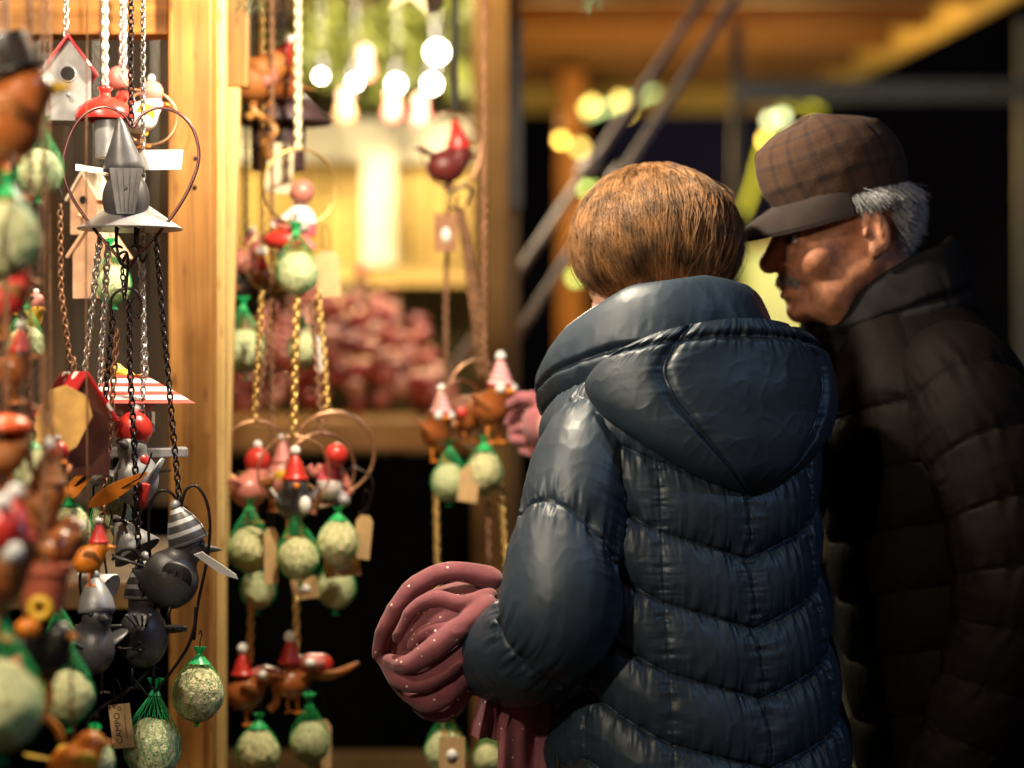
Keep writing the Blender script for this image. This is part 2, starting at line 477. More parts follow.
def finger(s, pts, r0=.0088, r1=.007, M=None):
    n = len(pts)
    s.chain(pts, [r0 + (r1 - r0) * i / (n - 1) for i in range(n)], .004, M)

def loft_grid(fn, us, vs):
    U, Vv = np.meshgrid(us, vs)
    return fn(U, Vv)

def grid_add(m, G, uv=None, flip=False):
    n, k = G.shape[:2]
    m.add(G.reshape(-1, 3), [gridfaces(n, k, flip=flip)], uv)

def normals(G):
    a = np.gradient(G, axis=0); b = np.gradient(G, axis=1)
    n = np.cross(b, a); n /= np.linalg.norm(n, axis=-1, keepdims=True) + 1e-9
    return n

def interp_sec(sec, z):
    sec = np.asarray(sec, float); o = np.argsort(sec[:, 0]); sec = sec[o]
    # smooth (cosine-free) cubic through sections
    out = []
    zz = sec[:, 0]; zc = np.clip(z, zz[0], zz[-1])
    i = np.clip(np.searchsorted(zz, zc, side='right') - 1, 0, len(zz) - 2)
    t = (zc - zz[i]) / (zz[i + 1] - zz[i])
    for c in range(1, sec.shape[1]):
        v = sec[:, c]; m_ = np.gradient(v, zz)
        h = zz[i + 1] - zz[i]
        out.append((2 * t ** 3 - 3 * t ** 2 + 1) * v[i] + (t ** 3 - 2 * t ** 2 + t) * h * m_[i] + (-2 * t ** 3 + 3 * t ** 2) * v[i + 1] + (t ** 3 - t ** 2) * h * m_[i + 1])
    return out

def torso_pt(sec, th, z, add=0, n=2.3):
    cx, cy, rx, ry = interp_sec(sec, z)
    c, s_ = np.abs(np.cos(th)) + 1e-9, np.abs(np.sin(th)) + 1e-9
    rr = ((s_ / 1) ** n + (c / 1) ** n) ** (-1 / n)
    return np.stack([cx + np.sign(np.sin(th)) * s_ * rr * (rx + add), cy - np.sign(np.cos(th)) * c * rr * (ry + add), z + 0 * th], -1)

def wrinkle(a, d, freq, amp, seed, reach=.02):
    """fine pleats that run out from a stitched line: a along it, d away from it"""
    q = np.stack([a * freq, d * freq * .22, np.full_like(a, seed * 3.7)], -1)
    return amp * np.exp(-d / reach) * (vnoise(q, 1, seed) + .5 * vnoise(q * np.array([2.1, 1.6, 1]), 1, seed + 9))

def creases(Pq, seed, amp):
    """long soft folds pulled across a panel"""
    Pq = Pq @ np.array(Euler((.7, .5, .9)).to_matrix()).T
    a = vnoise(Pq * np.array([20, 30, 14]), 1, seed); b = vnoise((Pq @ np.array(Euler((1.1, -.6, .3)).to_matrix()).T) * np.array([48, 70, 34]) + 5, 1, seed + 1)
    c = vnoise(Pq * np.array([15, 15, 15]) + 9, 1, seed + 2)
    return amp * ((1 - np.abs(a)) ** 3 * .34 + (1 - np.abs(b)) ** 4 * .14 + c * .5 - .3)

def sleeve(path, radii, rings, seams, H, nu=240, nv=360, seed=1, flat=1.0, amp=.0022, tail=.0):
    pc = catmull(path, 24); n = len(pc)
    s_ = np.concatenate([[0], np.cumsum(np.linalg.norm(np.diff(pc, axis=0), axis=1))]); L = s_[-1]
    v = np.linspace(0, L, nv)
    p = np.stack([np.interp(v, s_, pc[:, i]) for i in range(3)], -1)
    for _ in range(12): p[1:-1] = .25 * p[:-2] + .5 * p[1:-1] + .25 * p[2:]
    rs = np.interp(np.linspace(0, 1, n), np.linspace(0, 1, len(radii)), radii); rr = np.interp(v, s_, rs)
    for _ in range(12): rr[1:-1] = .25 * rr[:-2] + .5 * rr[1:-1] + .25 * rr[2:]
    t = np.gradient(p, axis=0); t /= np.linalg.norm(t, axis=1, keepdims=True)
    Nn = np.zeros_like(p); u = np.cross(t[0], [0, 1., 0]); u /= np.linalg.norm(u)
    for i in range(nv):
        u = u - t[i] * (u @ t[i]); u /= np.linalg.norm(u); Nn[i] = u
    B = np.cross(t, Nn)
    a = np.linspace(0, 2 * math.pi, nu)
    A, Vv = np.meshgrid(a, v)
    d1 = np.full_like(A, 9.); s1 = np.zeros_like(A)
    for k, (rv, slope) in enumerate(rings):
        dd = np.abs(Vv - (rv * L + slope * np.cos(A) * .03)); d1 = np.minimum(d1, dd)
    d2 = np.full_like(A, 9.)
    for q in seams:
        da = (A - q + math.pi) % (2 * math.pi) - math.pi
        d2 = np.minimum(d2, np.abs(da) * rr[:, None])
    pf = H * (pill(d1, .062) * (.62 + .38 * pill(d2, .05)))
    base = p[:, None] + (rr[:, None, None]) * (np.cos(A)[..., None] * Nn[:, None] + np.sin(A)[..., None] * B[:, None])
    pf = pf + wrinkle(A * rr[:, None], d1, 130, amp * 2.6, seed, .016) * np.clip(d1 / .004, 0, 1) + wrinkle(Vv, d2, 130, amp * 1.6, seed + 3, .013) * np.clip(d2 / .003, 0, 1)
    pf = pf + creases(base, seed + 5, amp * 1.2) * np.clip(d1 / .01, 0, 1)
    G = base + pf[..., None] * (np.cos(A)[..., None] * Nn[:, None] + np.sin(A)[..., None] * B[:, None])
    return G, p, rr, t

def strands_mb(m, S, r0, taper=.35):
    """S: (strands, points, 3) as thin three-sided hairs"""
    n, k, _ = S.shape
    t = np.gradient(S, axis=1); t /= np.linalg.norm(t, axis=-1, keepdims=True) + 1e-9
    ref = np.array([.3, .5, .8]); u = np.cross(t, ref); u /= np.linalg.norm(u, axis=-1, keepdims=True) + 1e-9
    w = np.cross(t, u)
    rad = r0 * (1 - (1 - taper) * np.linspace(0, 1, k) ** 2)[None, :, None]
    V = np.stack([S + rad * (math.cos(a) * u + math.sin(a) * w) for a in (0, 2.094, 4.189)], 2)   # n,k,3,3
    i = np.arange(n)[:, None, None] * (k * 3); j = np.arange(k - 1)[None, :, None] * 3; c = np.arange(3)[None, None, :]; c2 = (c + 1) % 3
    f = np.stack([i + j + c, i + j + c2, i + j + 3 + c2, i + j + 3 + c], -1).reshape(-1, 4)
    m.add(V.reshape(-1, 3), [f])

def hair_mat(name, base, var=.5, rough=.38):
    m, nt, b = new_mat(name); L = nt.links.new
    tc = N(nt, 'ShaderNodeTexCoord'); n1 = N(nt, 'ShaderNodeTexNoise'); n1.inputs['Scale'].default_value = 34; n1.inputs['Detail'].default_value = 4
    L(tc.outputs['Object'], n1.inputs['Vector'])
    rp = N(nt, 'ShaderNodeValToRGB'); rp.color_ramp.elements[0].position = .32; rp.color_ramp.elements[1].position = .68
    c = np.array(base); rp.color_ramp.elements[0].color = (*np.clip(c * (1 - var), 0, 1), 1); rp.color_ramp.elements[1].color = (*np.clip(c * (1 + var), 0, 1), 1)
    L(n1.outputs['Fac'], rp.inputs['Fac']); L(rp.outputs['Color'], b.inputs['Base Color']); b.inputs['Roughness'].default_value = rough
    return m

# ------------------------------------------------------------------ the woman
WO = Vector((.226, 3.2, 0)); WR = R(30)
WM = Matrix.Translation(WO) @ Matrix.Rotation(WR, 4, 'Z'); WI = WM.inverted()
def wl(px, py, Y): return WI @ P(px, py, Y)

woman = thing('person', 'woman with short auburn hair in a navy quilted hooded coat, seen from behind', 'person', WO, WR)

HWm = WI @ Matrix.Translation(P(655, 270, 3.31)) @ Matrix.Rotation(WR + R(22), 4, 'Z') @ Matrix.Rotation(R(-25), 4, 'X') @ Matrix.Scale(.98, 4)

def reaching_hand(s, wr, g=0.0):
    H = lambda px, py, Y: wl(px, py, Y)
    s.cap(wr, H(546, 424, 3.72), .027 + g, .026 + g, .02)
    s.ell(H(544, 424, 3.725), (.03 + g, .034 + g, .034 + g), .02)
    finger(s, [H(546, 411, 3.71), H(532, 398, 3.71), H(521, 398, 3.72), H(511, 404, 3.735)], .0092 + g, .0072 + g)
    finger(s, [H(540, 415, 3.74), H(524, 413, 3.75), H(513, 417, 3.765), H(509, 422, 3.77)], .0078 + g, .006 + g)
    finger(s, [H(539, 426, 3.74), H(521, 427, 3.75), H(512, 431, 3.765)], .0078 + g, .006 + g)
    finger(s, [H(540, 437, 3.74), H(526, 440, 3.745), H(516, 440, 3.76), H(512, 437, 3.77)], .0075 + g, .006 + g)
    finger(s, [H(543, 447, 3.735), H(533, 453, 3.74), H(523, 451, 3.755)], .0068 + g, .0055 + g)
def build_woman_body():
    s = SDF((-.32, -.2, -.005), (.4, .75, 1.72), .0036)
    head_prims(s, HWm)
    nb = HWm @ Vector((0, -.045, -.11))
    s.cap(nb, (0, .04, 1.36), .052, .06, .03)
    s.chain([(0, .0, .9), (0, 0, 1.05), (0, 0, 1.2), (0, .01, 1.3)], [.13, .115, .12, .1], .05)
    s.cap((-.14, .01, 1.275), (.14, .01, 1.275), .045, .045, .05)
    s.cap((-.08, 0, .88), (.08, 0, .88), .09, .09, .05)
    for x in (-1, 1):
        s.chain([(x * .085, 0, .86), (x * .09, .01, .48), (x * .09, -.01, .1)], [.078, .052, .036], .03)
        s.chain([(x * .09, -.03, .05), (x * .095, .14, .03)], [.032, .026], .03)
    # left arm, hand inside the scarf
    sh, el, wr = wl(606, 440, 3.15), wl(553, 628, 3.05), wl(472, 648, 3.22)
    s.chain([sh, el, wr], [.04, .036, .028], .02)
    d = (wr - el).normalized(); up = Vector((0, 0, 1)); sd = d.cross(up).normalized()
    c = wr + d * .05
    s.ell(c, (.04, .036, .02), .015)
    for i in range(4):
        o = sd * (.03 - .02 * i)
        finger(s, [c + o * .8, c + o + d * .055 + up * .005, c + o + d * .08 - up * .02, c + o + d * .065 - up * .045])
    finger(s, [c - up * .01 + sd * .02, c + sd * .045 + d * .02 - up * .02, c + sd * .04 + d * .05 - up * .03], .0095, .008)
    # right arm reaching across to the hanging figures
    sh, el, wr = Vector((.17, .01, 1.29)), WI @ Vector((.28, 3.53, 1.1)), wl(562, 428, 3.68)
    s.chain([sh, el, wr], [.05, .04, .027], .02)
    reaching_hand(s, wr)
    return s.surface()
m = MB(); m.add(*build_woman_body())
wbody = part('body', m, SKIN_W, woman)

wr_ = wl(562, 428, 3.68); c_ = Vector(wl(530, 424, 3.73))
s = SDF(c_ - Vector((.09, .09, .09)), c_ + Vector((.09, .09, .09)), .0022); reaching_hand(s, wr_, .0014)
m = MB(); m.add(*s.surface())
part('glove', m, pmat('mauve_wool', (.36, .11, .13), rough=.95, var=.2, scale=80, bump=.6, bscale=420, sheen=.3), woman)
WSEC = [(.58, .026, -.014, .212, .165), (.72, .022, -.012, .206, .162), (.85, .018, -.01, .194, .155), (1.0, .008, -.004, .180, .147), (1.12, 0, .0, .172, .14), (1.22, 0, .005, .172, .138),
        (1.3, 0, .012, .17, .132), (1.345, 0, .025, .135, .11), (1.38, 0, .035, .105, .098), (1.43, 0, .04, .088, .088)]
ROW = .088; SEAM_T = [0, 38, 76, 128, 180]
def woman_puff(th, z, P0):
    ath = np.abs(th)
    a = np.degrees(ath)
    tri = np.interp(a, [0, 38, 76, 104, 128, 180], [0, .035, .098, .062, .03, .03])
    tri = tri * np.interp(z, [.95, 1.25, 1.4], [1, 1, .55])
    zz = z - tri + .004 + .011
    kz = (zz / ROW) % 1.0
    dh = np.minimum(kz, 1 - kz) * ROW * .86
    rr = .18
    dv = np.full_like(z, 9.)
    for q in SEAM_T:
        for sg in (-1, 1):
            wob = .006 * np.sin(z * 21 + q)
            dv = np.minimum(dv, np.abs((th - sg * R(q) + math.pi) % (2 * math.pi) - math.pi) * rr + wob * 0)
    pf = .0175 * pill(dh, .042) * (.66 + .34 * pill(dv, .036)) 
    ax = th * rr
    pf = pf + wrinkle(ax, dh, 150, .0062, 21, .0135) * np.clip(dh / .003, 0, 1) + wrinkle(z, dv, 150, .0026, 27, .012) * np.clip(dv / .003, 0, 1)
    pf = pf + creases(P0, 31, .0032) * np.clip(dh / .01, 0, 1)
    st = np.exp(-(dh / .0016) ** 2) * .0015 + np.exp(-(dv / .0016) ** 2) * .0012
    return pf - st

def coat(sec, puff, zlo, zhi, nu=460, nv=430, back0=0):
    th = np.linspace(-math.pi, math.pi, nu); z = np.linspace(zlo, zhi, nv)
    T, Z = np.meshgrid(th, z)
    G = torso_pt(sec, T, Z); nrm = normals(G)
    # make them point outwards
    c = G.mean((0, 1)); 
    if ((G - c) * nrm).sum() < 0: nrm = -nrm
    return G + puff(T, Z, G)[..., None] * nrm
G = coat(WSEC, woman_puff, .62, 1.42, 700, 520)
m = MB(); grid_add(m, G)
# turned-under hem
h0 = G[0]; cen = h0.mean(0)
grid_add(m, np.stack([h0, h0 * .5 + (cen + (h0 - cen) * .93) * .5 + [0, 0, -.004], cen + (h0 - cen) * .9 + [0, 0, .03]]), flip=True)
wcoat = part('coat', m, NAVY, woman)

# sleeves
pl = [wl(648, 405, 3.19), wl(606, 428, 3.14), wl(584, 470, 3.09), wl(567, 545, 3.05), wl(556, 616, 3.03), wl(522, 652, 3.11), wl(486, 652, 3.2)]
G, sp, sr, st = sleeve(pl, [.048, .054, .056, .061, .067, .060, .045], [(.0, 0), (.235, 1.2), (.475, 1.3), (.70, .6), (.97, 0)], [1.35, 4.5], .0125, seed=41, amp=.0029)
m = MB(); grid_add(m, G)
# cuff: a rolled edge turning in
e = G[-1]; c0 = sp[-1]; tt = st[-1]
grid_add(m, np.stack([e, c0 + (e - c0) * .98 + tt * .006, c0 + (e - c0) * .9 + tt * .009, c0 + (e - c0) * .8 + tt * .004, c0 + (e - c0) * .78 - tt * .04]))
part('sleeve', m, NAVY, woman)
m = MB(); m.add(*tube([c0 + (q - c0) * 1.0 + tt * .004 for q in e[:-1:3]], .0055, 8, closed=True))
part('cuff', m, NAVY_IN, woman)
pr = [Vector((.09, .01, 1.3)), Vector((.15, .02, 1.27)), Vector((.19, .06, 1.2)), WI @ Vector((.285, 3.5, 1.09)), WI @ Vector((.21, 3.62, 1.16)), WI @ Vector((.14, 3.66, 1.225)), wl(575, 428, 3.66)]
G, sp, sr, st = sleeve(pr, [.05, .062, .066, .066, .06, .055, .042], [(0, 0), (.25, .6), (.5, .5), (.75, .3), (.97, 0)], [1.2, 4.3], .014, nu=110, nv=200, seed=47)
m = MB(); grid_add(m, G)
e = G[-1]; c0 = sp[-1]; tt = st[-1]
grid_add(m, np.stack([e, c0 + (e - c0) * .9 + tt * .008, c0 + (e - c0) * .75 + tt * .002]))
part('sleeve', m, NAVY, woman)

# collar
def collar_fn():
    nu, nv = 260, 90
    th = np.linspace(-R(158), R(158), nu); v = np.linspace(0, 1, nv)
    T, Vv = np.meshgrid(th, v)
    a = np.abs(np.degrees(T))
    rt = np.interp(a, [0, 60, 100, 158], [.088, .108, .132, .165]); rb = np.interp(a, [0, 60, 100, 158], [.112, .13, .145, .165])
    zt = np.interp(a, [0, 60, 100, 158], [1.492, 1.478, 1.43, 1.33]); zb = np.interp(a, [0, 60, 100, 158], [1.36, 1.35, 1.33, 1.28])
    for arr in (rt, rb, zt, zb):
        for _ in range(18): arr[:, 1:-1] = .25 * arr[:, :-2] + .5 * arr[:, 1:-1] + .25 * arr[:, 2:]
    rr = rb + (rt - rb) * Vv; z = zb + (zt - zb) * Vv
    # a line of stitching splits the collar into a broad lower and a rolled upper tube
    d1 = np.minimum(np.abs(Vv - .36) * .14, np.minimum(Vv * .14, 9))
    bul = .026 * np.sqrt(np.clip(1 - (2 * Vv - 1) ** 2, 0, 1)) * 1.0 - .008 * np.exp(-(d1 / .006) ** 2)
    q = np.stack([np.sin(T) * .15, -np.cos(T) * .15, z], -1)
    bul = bul + wrinkle(T * .12, d1, 120, .0035, 61, .018) + creases(q, 63, .003)
    rr = rr + bul
    G = np.stack([np.sin(T) * rr, .04 - np.cos(T) * rr, z], -1)
    inn = np.stack([np.sin(th) * (rt[-1] - .03), .04 - np.cos(th) * (rt[-1] - .03), zt[-1] - .07], -1)
    top = G[-1]
    roll = [G[-1] + (inn - top) * w + np.array([0, 0, hgt]) for w, hgt in ((.1, .006), (.25, .011), (.45, .014), (.62, .022), (1, 0))]
    return np.concatenate([G, np.stack(roll)])
m = MB(); grid_add(m, collar_fn())
part('collar', m, NAVY, woman)

# hood lying on the back
def hood_fn():
    nu, nv = 280, 240
    s_ = np.linspace(-1, 1, nu); v = np.linspace(0, 1, nv)
    S, Vv = np.meshgrid(s_, v)
    tm = R(77) * np.interp(v, [0, .12, .28, .45, .65, .85, .95, 1], [.60, .80, .92, .82, .58, .33, .17, .02])[:, None]
    for _ in range(160): tm[1:-1] = .25 * tm[:-2] + .5 * tm[1:-1] + .25 * tm[2:]
    T = S * tm
    z = 1.432 - .222 * Vv - .03 * np.abs(S) ** 2 * (1 - Vv)
    base = torso_pt(WSEC, T, 1.285 - .03 * np.log1p(np.exp((1.285 - z) / .03)), .012)
    base[..., 2] = z
    edge = np.sqrt(np.clip(1 - np.abs(S) ** 3.2, 0, 1))
    prof = np.interp(v, [0, .12, .4, .7, .9, 1], [.008, .02, .035, .043, .036, .004])[:, None]
    for _ in range(160): prof[1:-1] = .25 * prof[:-2] + .5 * prof[1:-1] + .25 * prof[2:]
    ds = np.abs(np.abs(S) - .5) * .15
    dtop = np.abs(Vv - .1) * .22
    bul = prof * edge - .009 * np.exp(-(ds / .006) ** 2) * edge - .007 * np.exp(-(dtop / .005) ** 2)
    q = base
    bul = bul + wrinkle(S * .2, dtop, 150, .0036, 71, .012) + wrinkle(Vv * .22, ds, 95, .0018, 73, .014) + creases(q, 77, .0034)
    nx = np.stack([np.sin(T), -np.cos(T), 0 * T + .15], -1)
    G = base + bul[..., None] * nx
    return G
G = hood_fn(); m = MB(); grid_add(m, G)
part('hood', m, NAVY, woman)
# piping where the hood opening folds over
m = MB(); m.add(*tube(G[:, int(280 * .745)][::6] + np.array([0, 0, 0]), .003, 6))
m.add(*tube(G[:, int(280 * .255)][::6], .003, 6))
part('hood_piping', m, NAVY_IN, woman)
# pocket zip on the left side
m = MB()
zp = [torso_pt(WSEC, np.array(R(-97)), np.array(zz), .012) for zz in np.linspace(.74, .93, 24)]
m.add(*tube(zp, .004, 6))
part('pocket_zip', m, LEATHER, woman)

# hair: a bob, cap and strands on one radial form
def bob_R(th, ph):
    """th from the crown, ph around from the face (0) to the nape (pi)"""
    d = np.stack([np.sin(th) * np.sin(ph), np.sin(th) * np.cos(ph), np.cos(th)], -1)
    back = np.clip(-np.cos(ph), 0, 1)
    rx, ry, rz = .104, .112 + .008 * back, .112
    r = 1 / np.sqrt((d[..., 0] / rx) ** 2 + (d[..., 1] / ry) ** 2 + (d[..., 2] / rz) ** 2)
    low = np.clip((th - 1.95) / .8, 0, 1)
    r = r * (1 + .03 * np.exp(-((th - 1.45) / .55) ** 2)) - low * .008
    return d, r
def bob_end(ph):
    a = np.degrees(np.abs((ph + math.pi) % (2 * math.pi) - math.pi))
    return np.radians(np.interp(a, [0, 35, 60, 80, 110, 145, 180], [102, 116, 134, 142, 147, 151, 153]))
def tilt(V): # crown whorl sits a little behind the top
    return V @ np.array(Matrix.Rotation(R(14), 3, 'X')).T
hair_c = Vector((0, -.012, .028))
m = MB()
ph = np.linspace(0, 2 * math.pi, 90); tv = np.linspace(.001, 1, 50)
PH, TV = np.meshgrid(ph, tv); TH = TV * bob_end(PH)
d, r = bob_R(TH, PH)
Gc = d * (r - .006)[..., None]
Gc = np.concatenate([Gc, (Gc[-1] * .86 + [0, 0, .004])[None], (Gc[-1] * .6 + [0, 0, .03])[None]])
grid_add(m, np.array([hair_c + HWm.to_3x3().inverted() @ Vector((0, 0, 0))])[0] + tilt(Gc.reshape(-1, 3)).reshape(Gc.shape))
ns, kp = 15000, 13
p0 = rng.uniform(0, 2 * math.pi, ns); e0 = rng.uniform(0, .62, ns) ** 1.3; e1 = np.clip(e0 + rng.uniform(.35, .72, ns), 0, 1) + rng.normal(0, .055, ns)
tt = np.linspace(0, 1, kp)[None]
cl = vnoise(np.stack([np.cos(p0) * 4.2, np.sin(p0) * 4.2, e0 * 5], -1), 1, 5) + .5 * vnoise(np.stack([np.cos(p0) * 11, np.sin(p0) * 11, e0 * 9], -1), 1, 6)
PHs = p0[:, None] + tt * (.55 * np.sin(p0)[:, None] + .28 + .24 * cl[:, None]) + .06 * np.sin(tt * 7 + rng.uniform(0, 6, ns)[:, None])
THs = (e0[:, None] + (e1 - e0)[:, None] * tt) * bob_end(PHs)
d, r = bob_R(THs, PHs)
lock = np.abs(np.sin(p0 * 13 + 2.5 * cl)) ** .7
lift = rng.uniform(-.002, .002, ns)[:, None] + .0055 * (lock[:, None] - .6) * np.clip(tt * 2, .25, 1) + .0045 * cl[:, None] + .0035 * np.sin(tt * 4.5 + 9 * cl[:, None]) - .012 * tt ** 4 * (e1 > .85)[:, None]
S = np.array(hair_c) + tilt((d * (r + lift)[..., None]).reshape(-1, 3)).reshape(ns, kp, 3)
S2 = S + rng.normal(0, .0005, (ns, 1, 3))
strands_mb(m, S2, .0005)
fly = rng.choice(ns, 420, replace=False); S3 = S2[fly] + (S2[fly] - np.array(hair_c)) * (rng.uniform(.02, .10, (420, 1, 1)) * np.linspace(0, 1, kp)[None, :, None] ** 1.5) + rng.normal(0, .006, (420, 1, 3)) * np.linspace(0, 1, kp)[None, :, None] ** 2
strands_mb(m, S3, .00035)
V = np.concatenate(m.V); V = tf(V, HWm); m.V = [V]
part('hair', m, hair_mat('auburn_hair', (.175, .082, .028), .75, .48), woman)
# trousers and boots below the coat
def legs(parent, M0, sc=1):
    m = MB()
    for x in (-1, 1):
        m.add(*tube(catmull([(x * .085, 0, .9 * sc), (x * .09, .012, .48 * sc), (x * .09, -.012, .09)], 8), np.interp(np.linspace(0, 1, 17), [0, .5, 1], [.105, .078, .062]), 18))
    part('trousers', m, TROUSER, parent)
    for x in (-1, 1):
        s = SDF((x * .092 - .07, -.12, -.005), (x * .092 + .07, .22, .2), .006)
        s.cap((x * .09, -.03, .05), (x * .095, .13, .035), .05, .044, .03); s.cap((x * .09, -.02, .06), (x * .09, -.015, .15), .05, .05, .03)
        V, fs = s.surface(); V[:, 2] = np.maximum(V[:, 2], 0.002)
        mm = MB(); mm.add(V, fs); part('shoe', mm, LEATHER, parent)
legs(woman, None)

# ------------------------------------------------------------------ her scarf, held over the left forearm
SCARF = dots('dusty_pink_scarf', (.23, .060, .078), (.75, .66, .6), 140, .26, rough=.85, sheen=.3, keep=.3, bump=.5)
so = P(432, 640, 3.2)
scarf = thing('scarf', 'dusty pink scarf with small white stars bundled over the forearm', 'scarf', so)
def q(px, py, Y): return P(px, py, Y) - so
s = SDF((-.12, -.14, -.17), (.15, .16, .14), .0024)
U = lambda pts, rad, k=.006: s.chain(pts, rad, k)
# the gathered mass, then folded edges lying over it
s.ell(q(438, 632, 3.2), (.050, .046, .052), .02, (0, 30, 0)); s.ell(q(412, 652, 3.2), (.040, .040, .058), .025, (0, -14, 0)); s.ell(q(466, 612, 3.21), (.045, .042, .040), .02)
s.ell(q(428, 682, 3.19), (.036, .036, .036), .02); s.ell(q(474, 655, 3.18), (.035, .04, .045), .02)
def fold(pts, r0, r1, r2, k=.005):
    c = catmull([q(*p_) for p_ in pts], 6); U(c, np.interp(np.linspace(0, 1, len(c)), [0, .5, 1], np.array([r0, r1, r2]) * .86), k * 1.5)
fold([(494, 580, 3.19), (462, 573, 3.18), (430, 578, 3.17), (404, 600, 3.16), (386, 630, 3.16), (380, 656, 3.17)], .013, .012, .008)
fold([(490, 596, 3.15), (462, 604, 3.13), (436, 600, 3.13), (412, 612, 3.13), (396, 640, 3.135)], .010, .009, .005)
fold([(488, 606, 3.13), (460, 628, 3.115), (432, 650, 3.115), (408, 664, 3.125), (388, 660, 3.15)], .013, .014, .007)
fold([(470, 618, 3.14), (446, 626, 3.125), (424, 632, 3.125), (410, 646, 3.13)], .007, .006, .004)
fold([(480, 640, 3.125), (452, 664, 3.125), (424, 682, 3.13), (398, 678, 3.14), (384, 660, 3.17)], .013, .012, .007)
fold([(474, 664, 3.14), (450, 690, 3.14), (430, 702, 3.145), (410, 694, 3.16), (394, 678, 3.17)], .012, .012, .007)
fold([(470, 684, 3.16), (452, 706, 3.165), (436, 713, 3.17), (418, 706, 3.18)], .010, .009, .006)
V, fs = s.surface()
nn = vnoise(V, 30, 3) * .002 + (1 - np.abs(vnoise(V * [1, 1, 1.4] + 3, 24, 8))) ** 3 * .0022
cc = V.mean(0); dv = V - cc; V = V + dv / np.linalg.norm(dv, axis=1, keepdims=True) * nn[:, None]
m = MB(); m.add(V, fs)
def tail(x0, x1, ytop, ybl, ybr, Y0, Y1, seed):
    a = np.linspace(0, 1, 60); b = np.linspace(0, 1, 90); A, B = np.meshgrid(a, b)
    px = x0 + (x1 - x0) * A + 5 * np.sin(B * 3 + seed); py = ytop + (ybl + (ybr - ybl) * A - ytop) * B
    fold = .010 * np.sin(A * 9 + B * 1.6 + seed) + .006 * np.sin(A * 17 + seed * 2 - B * 2)
    Y = Y0 + (Y1 - Y0) * A
    G = np.stack([(px - 512) / F * Y, Y + fold, CZ - (py - 384) / F * Y], -1) - np.array(so)
    G2 = G + np.array([0, .004, 0])
    grid_add(m, G); grid_add(m, G2, flip=True)
    for e1, e2 in ((G[-1], G2[-1]), (G[:, 0], G2[:, 0]), (G[:, -1], G2[:, -1])):
        grid_add(m, np.stack([e1, e2]))
tail(474, 508, 668, 736, 742, 3.13, 3.15, 1.0)
tail(500, 562, 668, 870, 862, 3.14, 3.17, 2.3)
part('fabric', m, SCARF, scarf)

# ------------------------------------------------------------------ the man
MO = Vector((.645, 3.43, 0)); MR = R(86)
MM = Matrix.Translation(MO) @ Matrix.Rotation(MR, 4, 'Z'); MI = MM.inverted()
def ml(px, py, Y): return MI @ P(px, py, Y)
man = thing('person', 'elderly man in a brown checked cap and dark quilted jacket, smiling downward', 'person', MO, MR)
HS = .99
HMm = MI @ Matrix.Translation(P(852, 234, 3.40)) @ Matrix.Rotation(R(106), 4, 'Z') @ Matrix.Rotation(R(-7), 4, 'X') @ Matrix.Scale(HS, 4) @ Matrix.Translation((0, .012, .004))

def build_man_body():
    s = SDF((-.36, -.25, -.005), (.36, .45, 1.8), .0035)
    head_prims(s, HMm, True)
    nb = HMm @ Vector((0, -.06, -.14))
    s.cap(nb, (0, .05, 1.36), .06, .08, .03)
    s.chain([(0, .0, .92), (0, .01, 1.05), (0, .03, 1.2), (0, .05, 1.32)], [.14, .13, .135, .1], .05)
    s.cap((-.17, .03, 1.34), (.17, .03, 1.34), .055, .055, .05)
    s.cap((-.08, 0, .9), (.08, 0, .9), .1, .1, .05)
    for x in (-1, 1):
        s.chain([(x * .09, 0, .88), (x * .09, .01, .48), (x * .09, -.01, .1)], [.082, .056, .038], .03)
        s.chain([(x * .09, -.03, .05), (x * .095, .15, .03)], [.034, .028], .03)
        sh, el, wr = Vector((x * .2, .02, 1.34)), Vector((x * .25, -.03, 1.07)), Vector((x * .23, .07, .78))
        s.chain([sh, el, wr], [.055, .043, .03], .02)
        c = wr + Vector((-x * .01, .03, -.055)); d = Vector((-x * .1, .35, -.9)).normalized()
        s.ell(c, (.022, .042, .042), .015); s.cap(wr, c, .028, .028, .015)
        for i in range(4):
            o = Vector((0, .03 - .02 * i, 0))
            finger(s, [c + o + d * .02, c + o + d * .065, c + o + d * .08 + Vector((-x * .025, 0, 0)), c + o + d * .065 + Vector((-x * .045, 0, 0))], .0095, .0078)
        finger(s, [c + Vector((0, .025, .02)), c + Vector((-x * .015, .052, -.01)), c + Vector((-x * .03, .055, -.045))], .0105, .0085)
    return s.surface()
m = MB(); m.add(*build_man_body())
part('body', m, SKIN_M, man)
for x in (-1, 1):
    m = MB(); m.add(*sphere((0, 0, 0), .0118, 16, 10))
    c = HMm @ Vector((x * .031, .0815, .0005))
    eo = part('eye', m, EYEW, man, loc=c)
    m = MB(); m.add(*sphere((0, 0, 0), (.0055, .002, .0055), 14, 8))
    part('iris', m, LEATHER, eo, loc=(0, .0108, -.001))

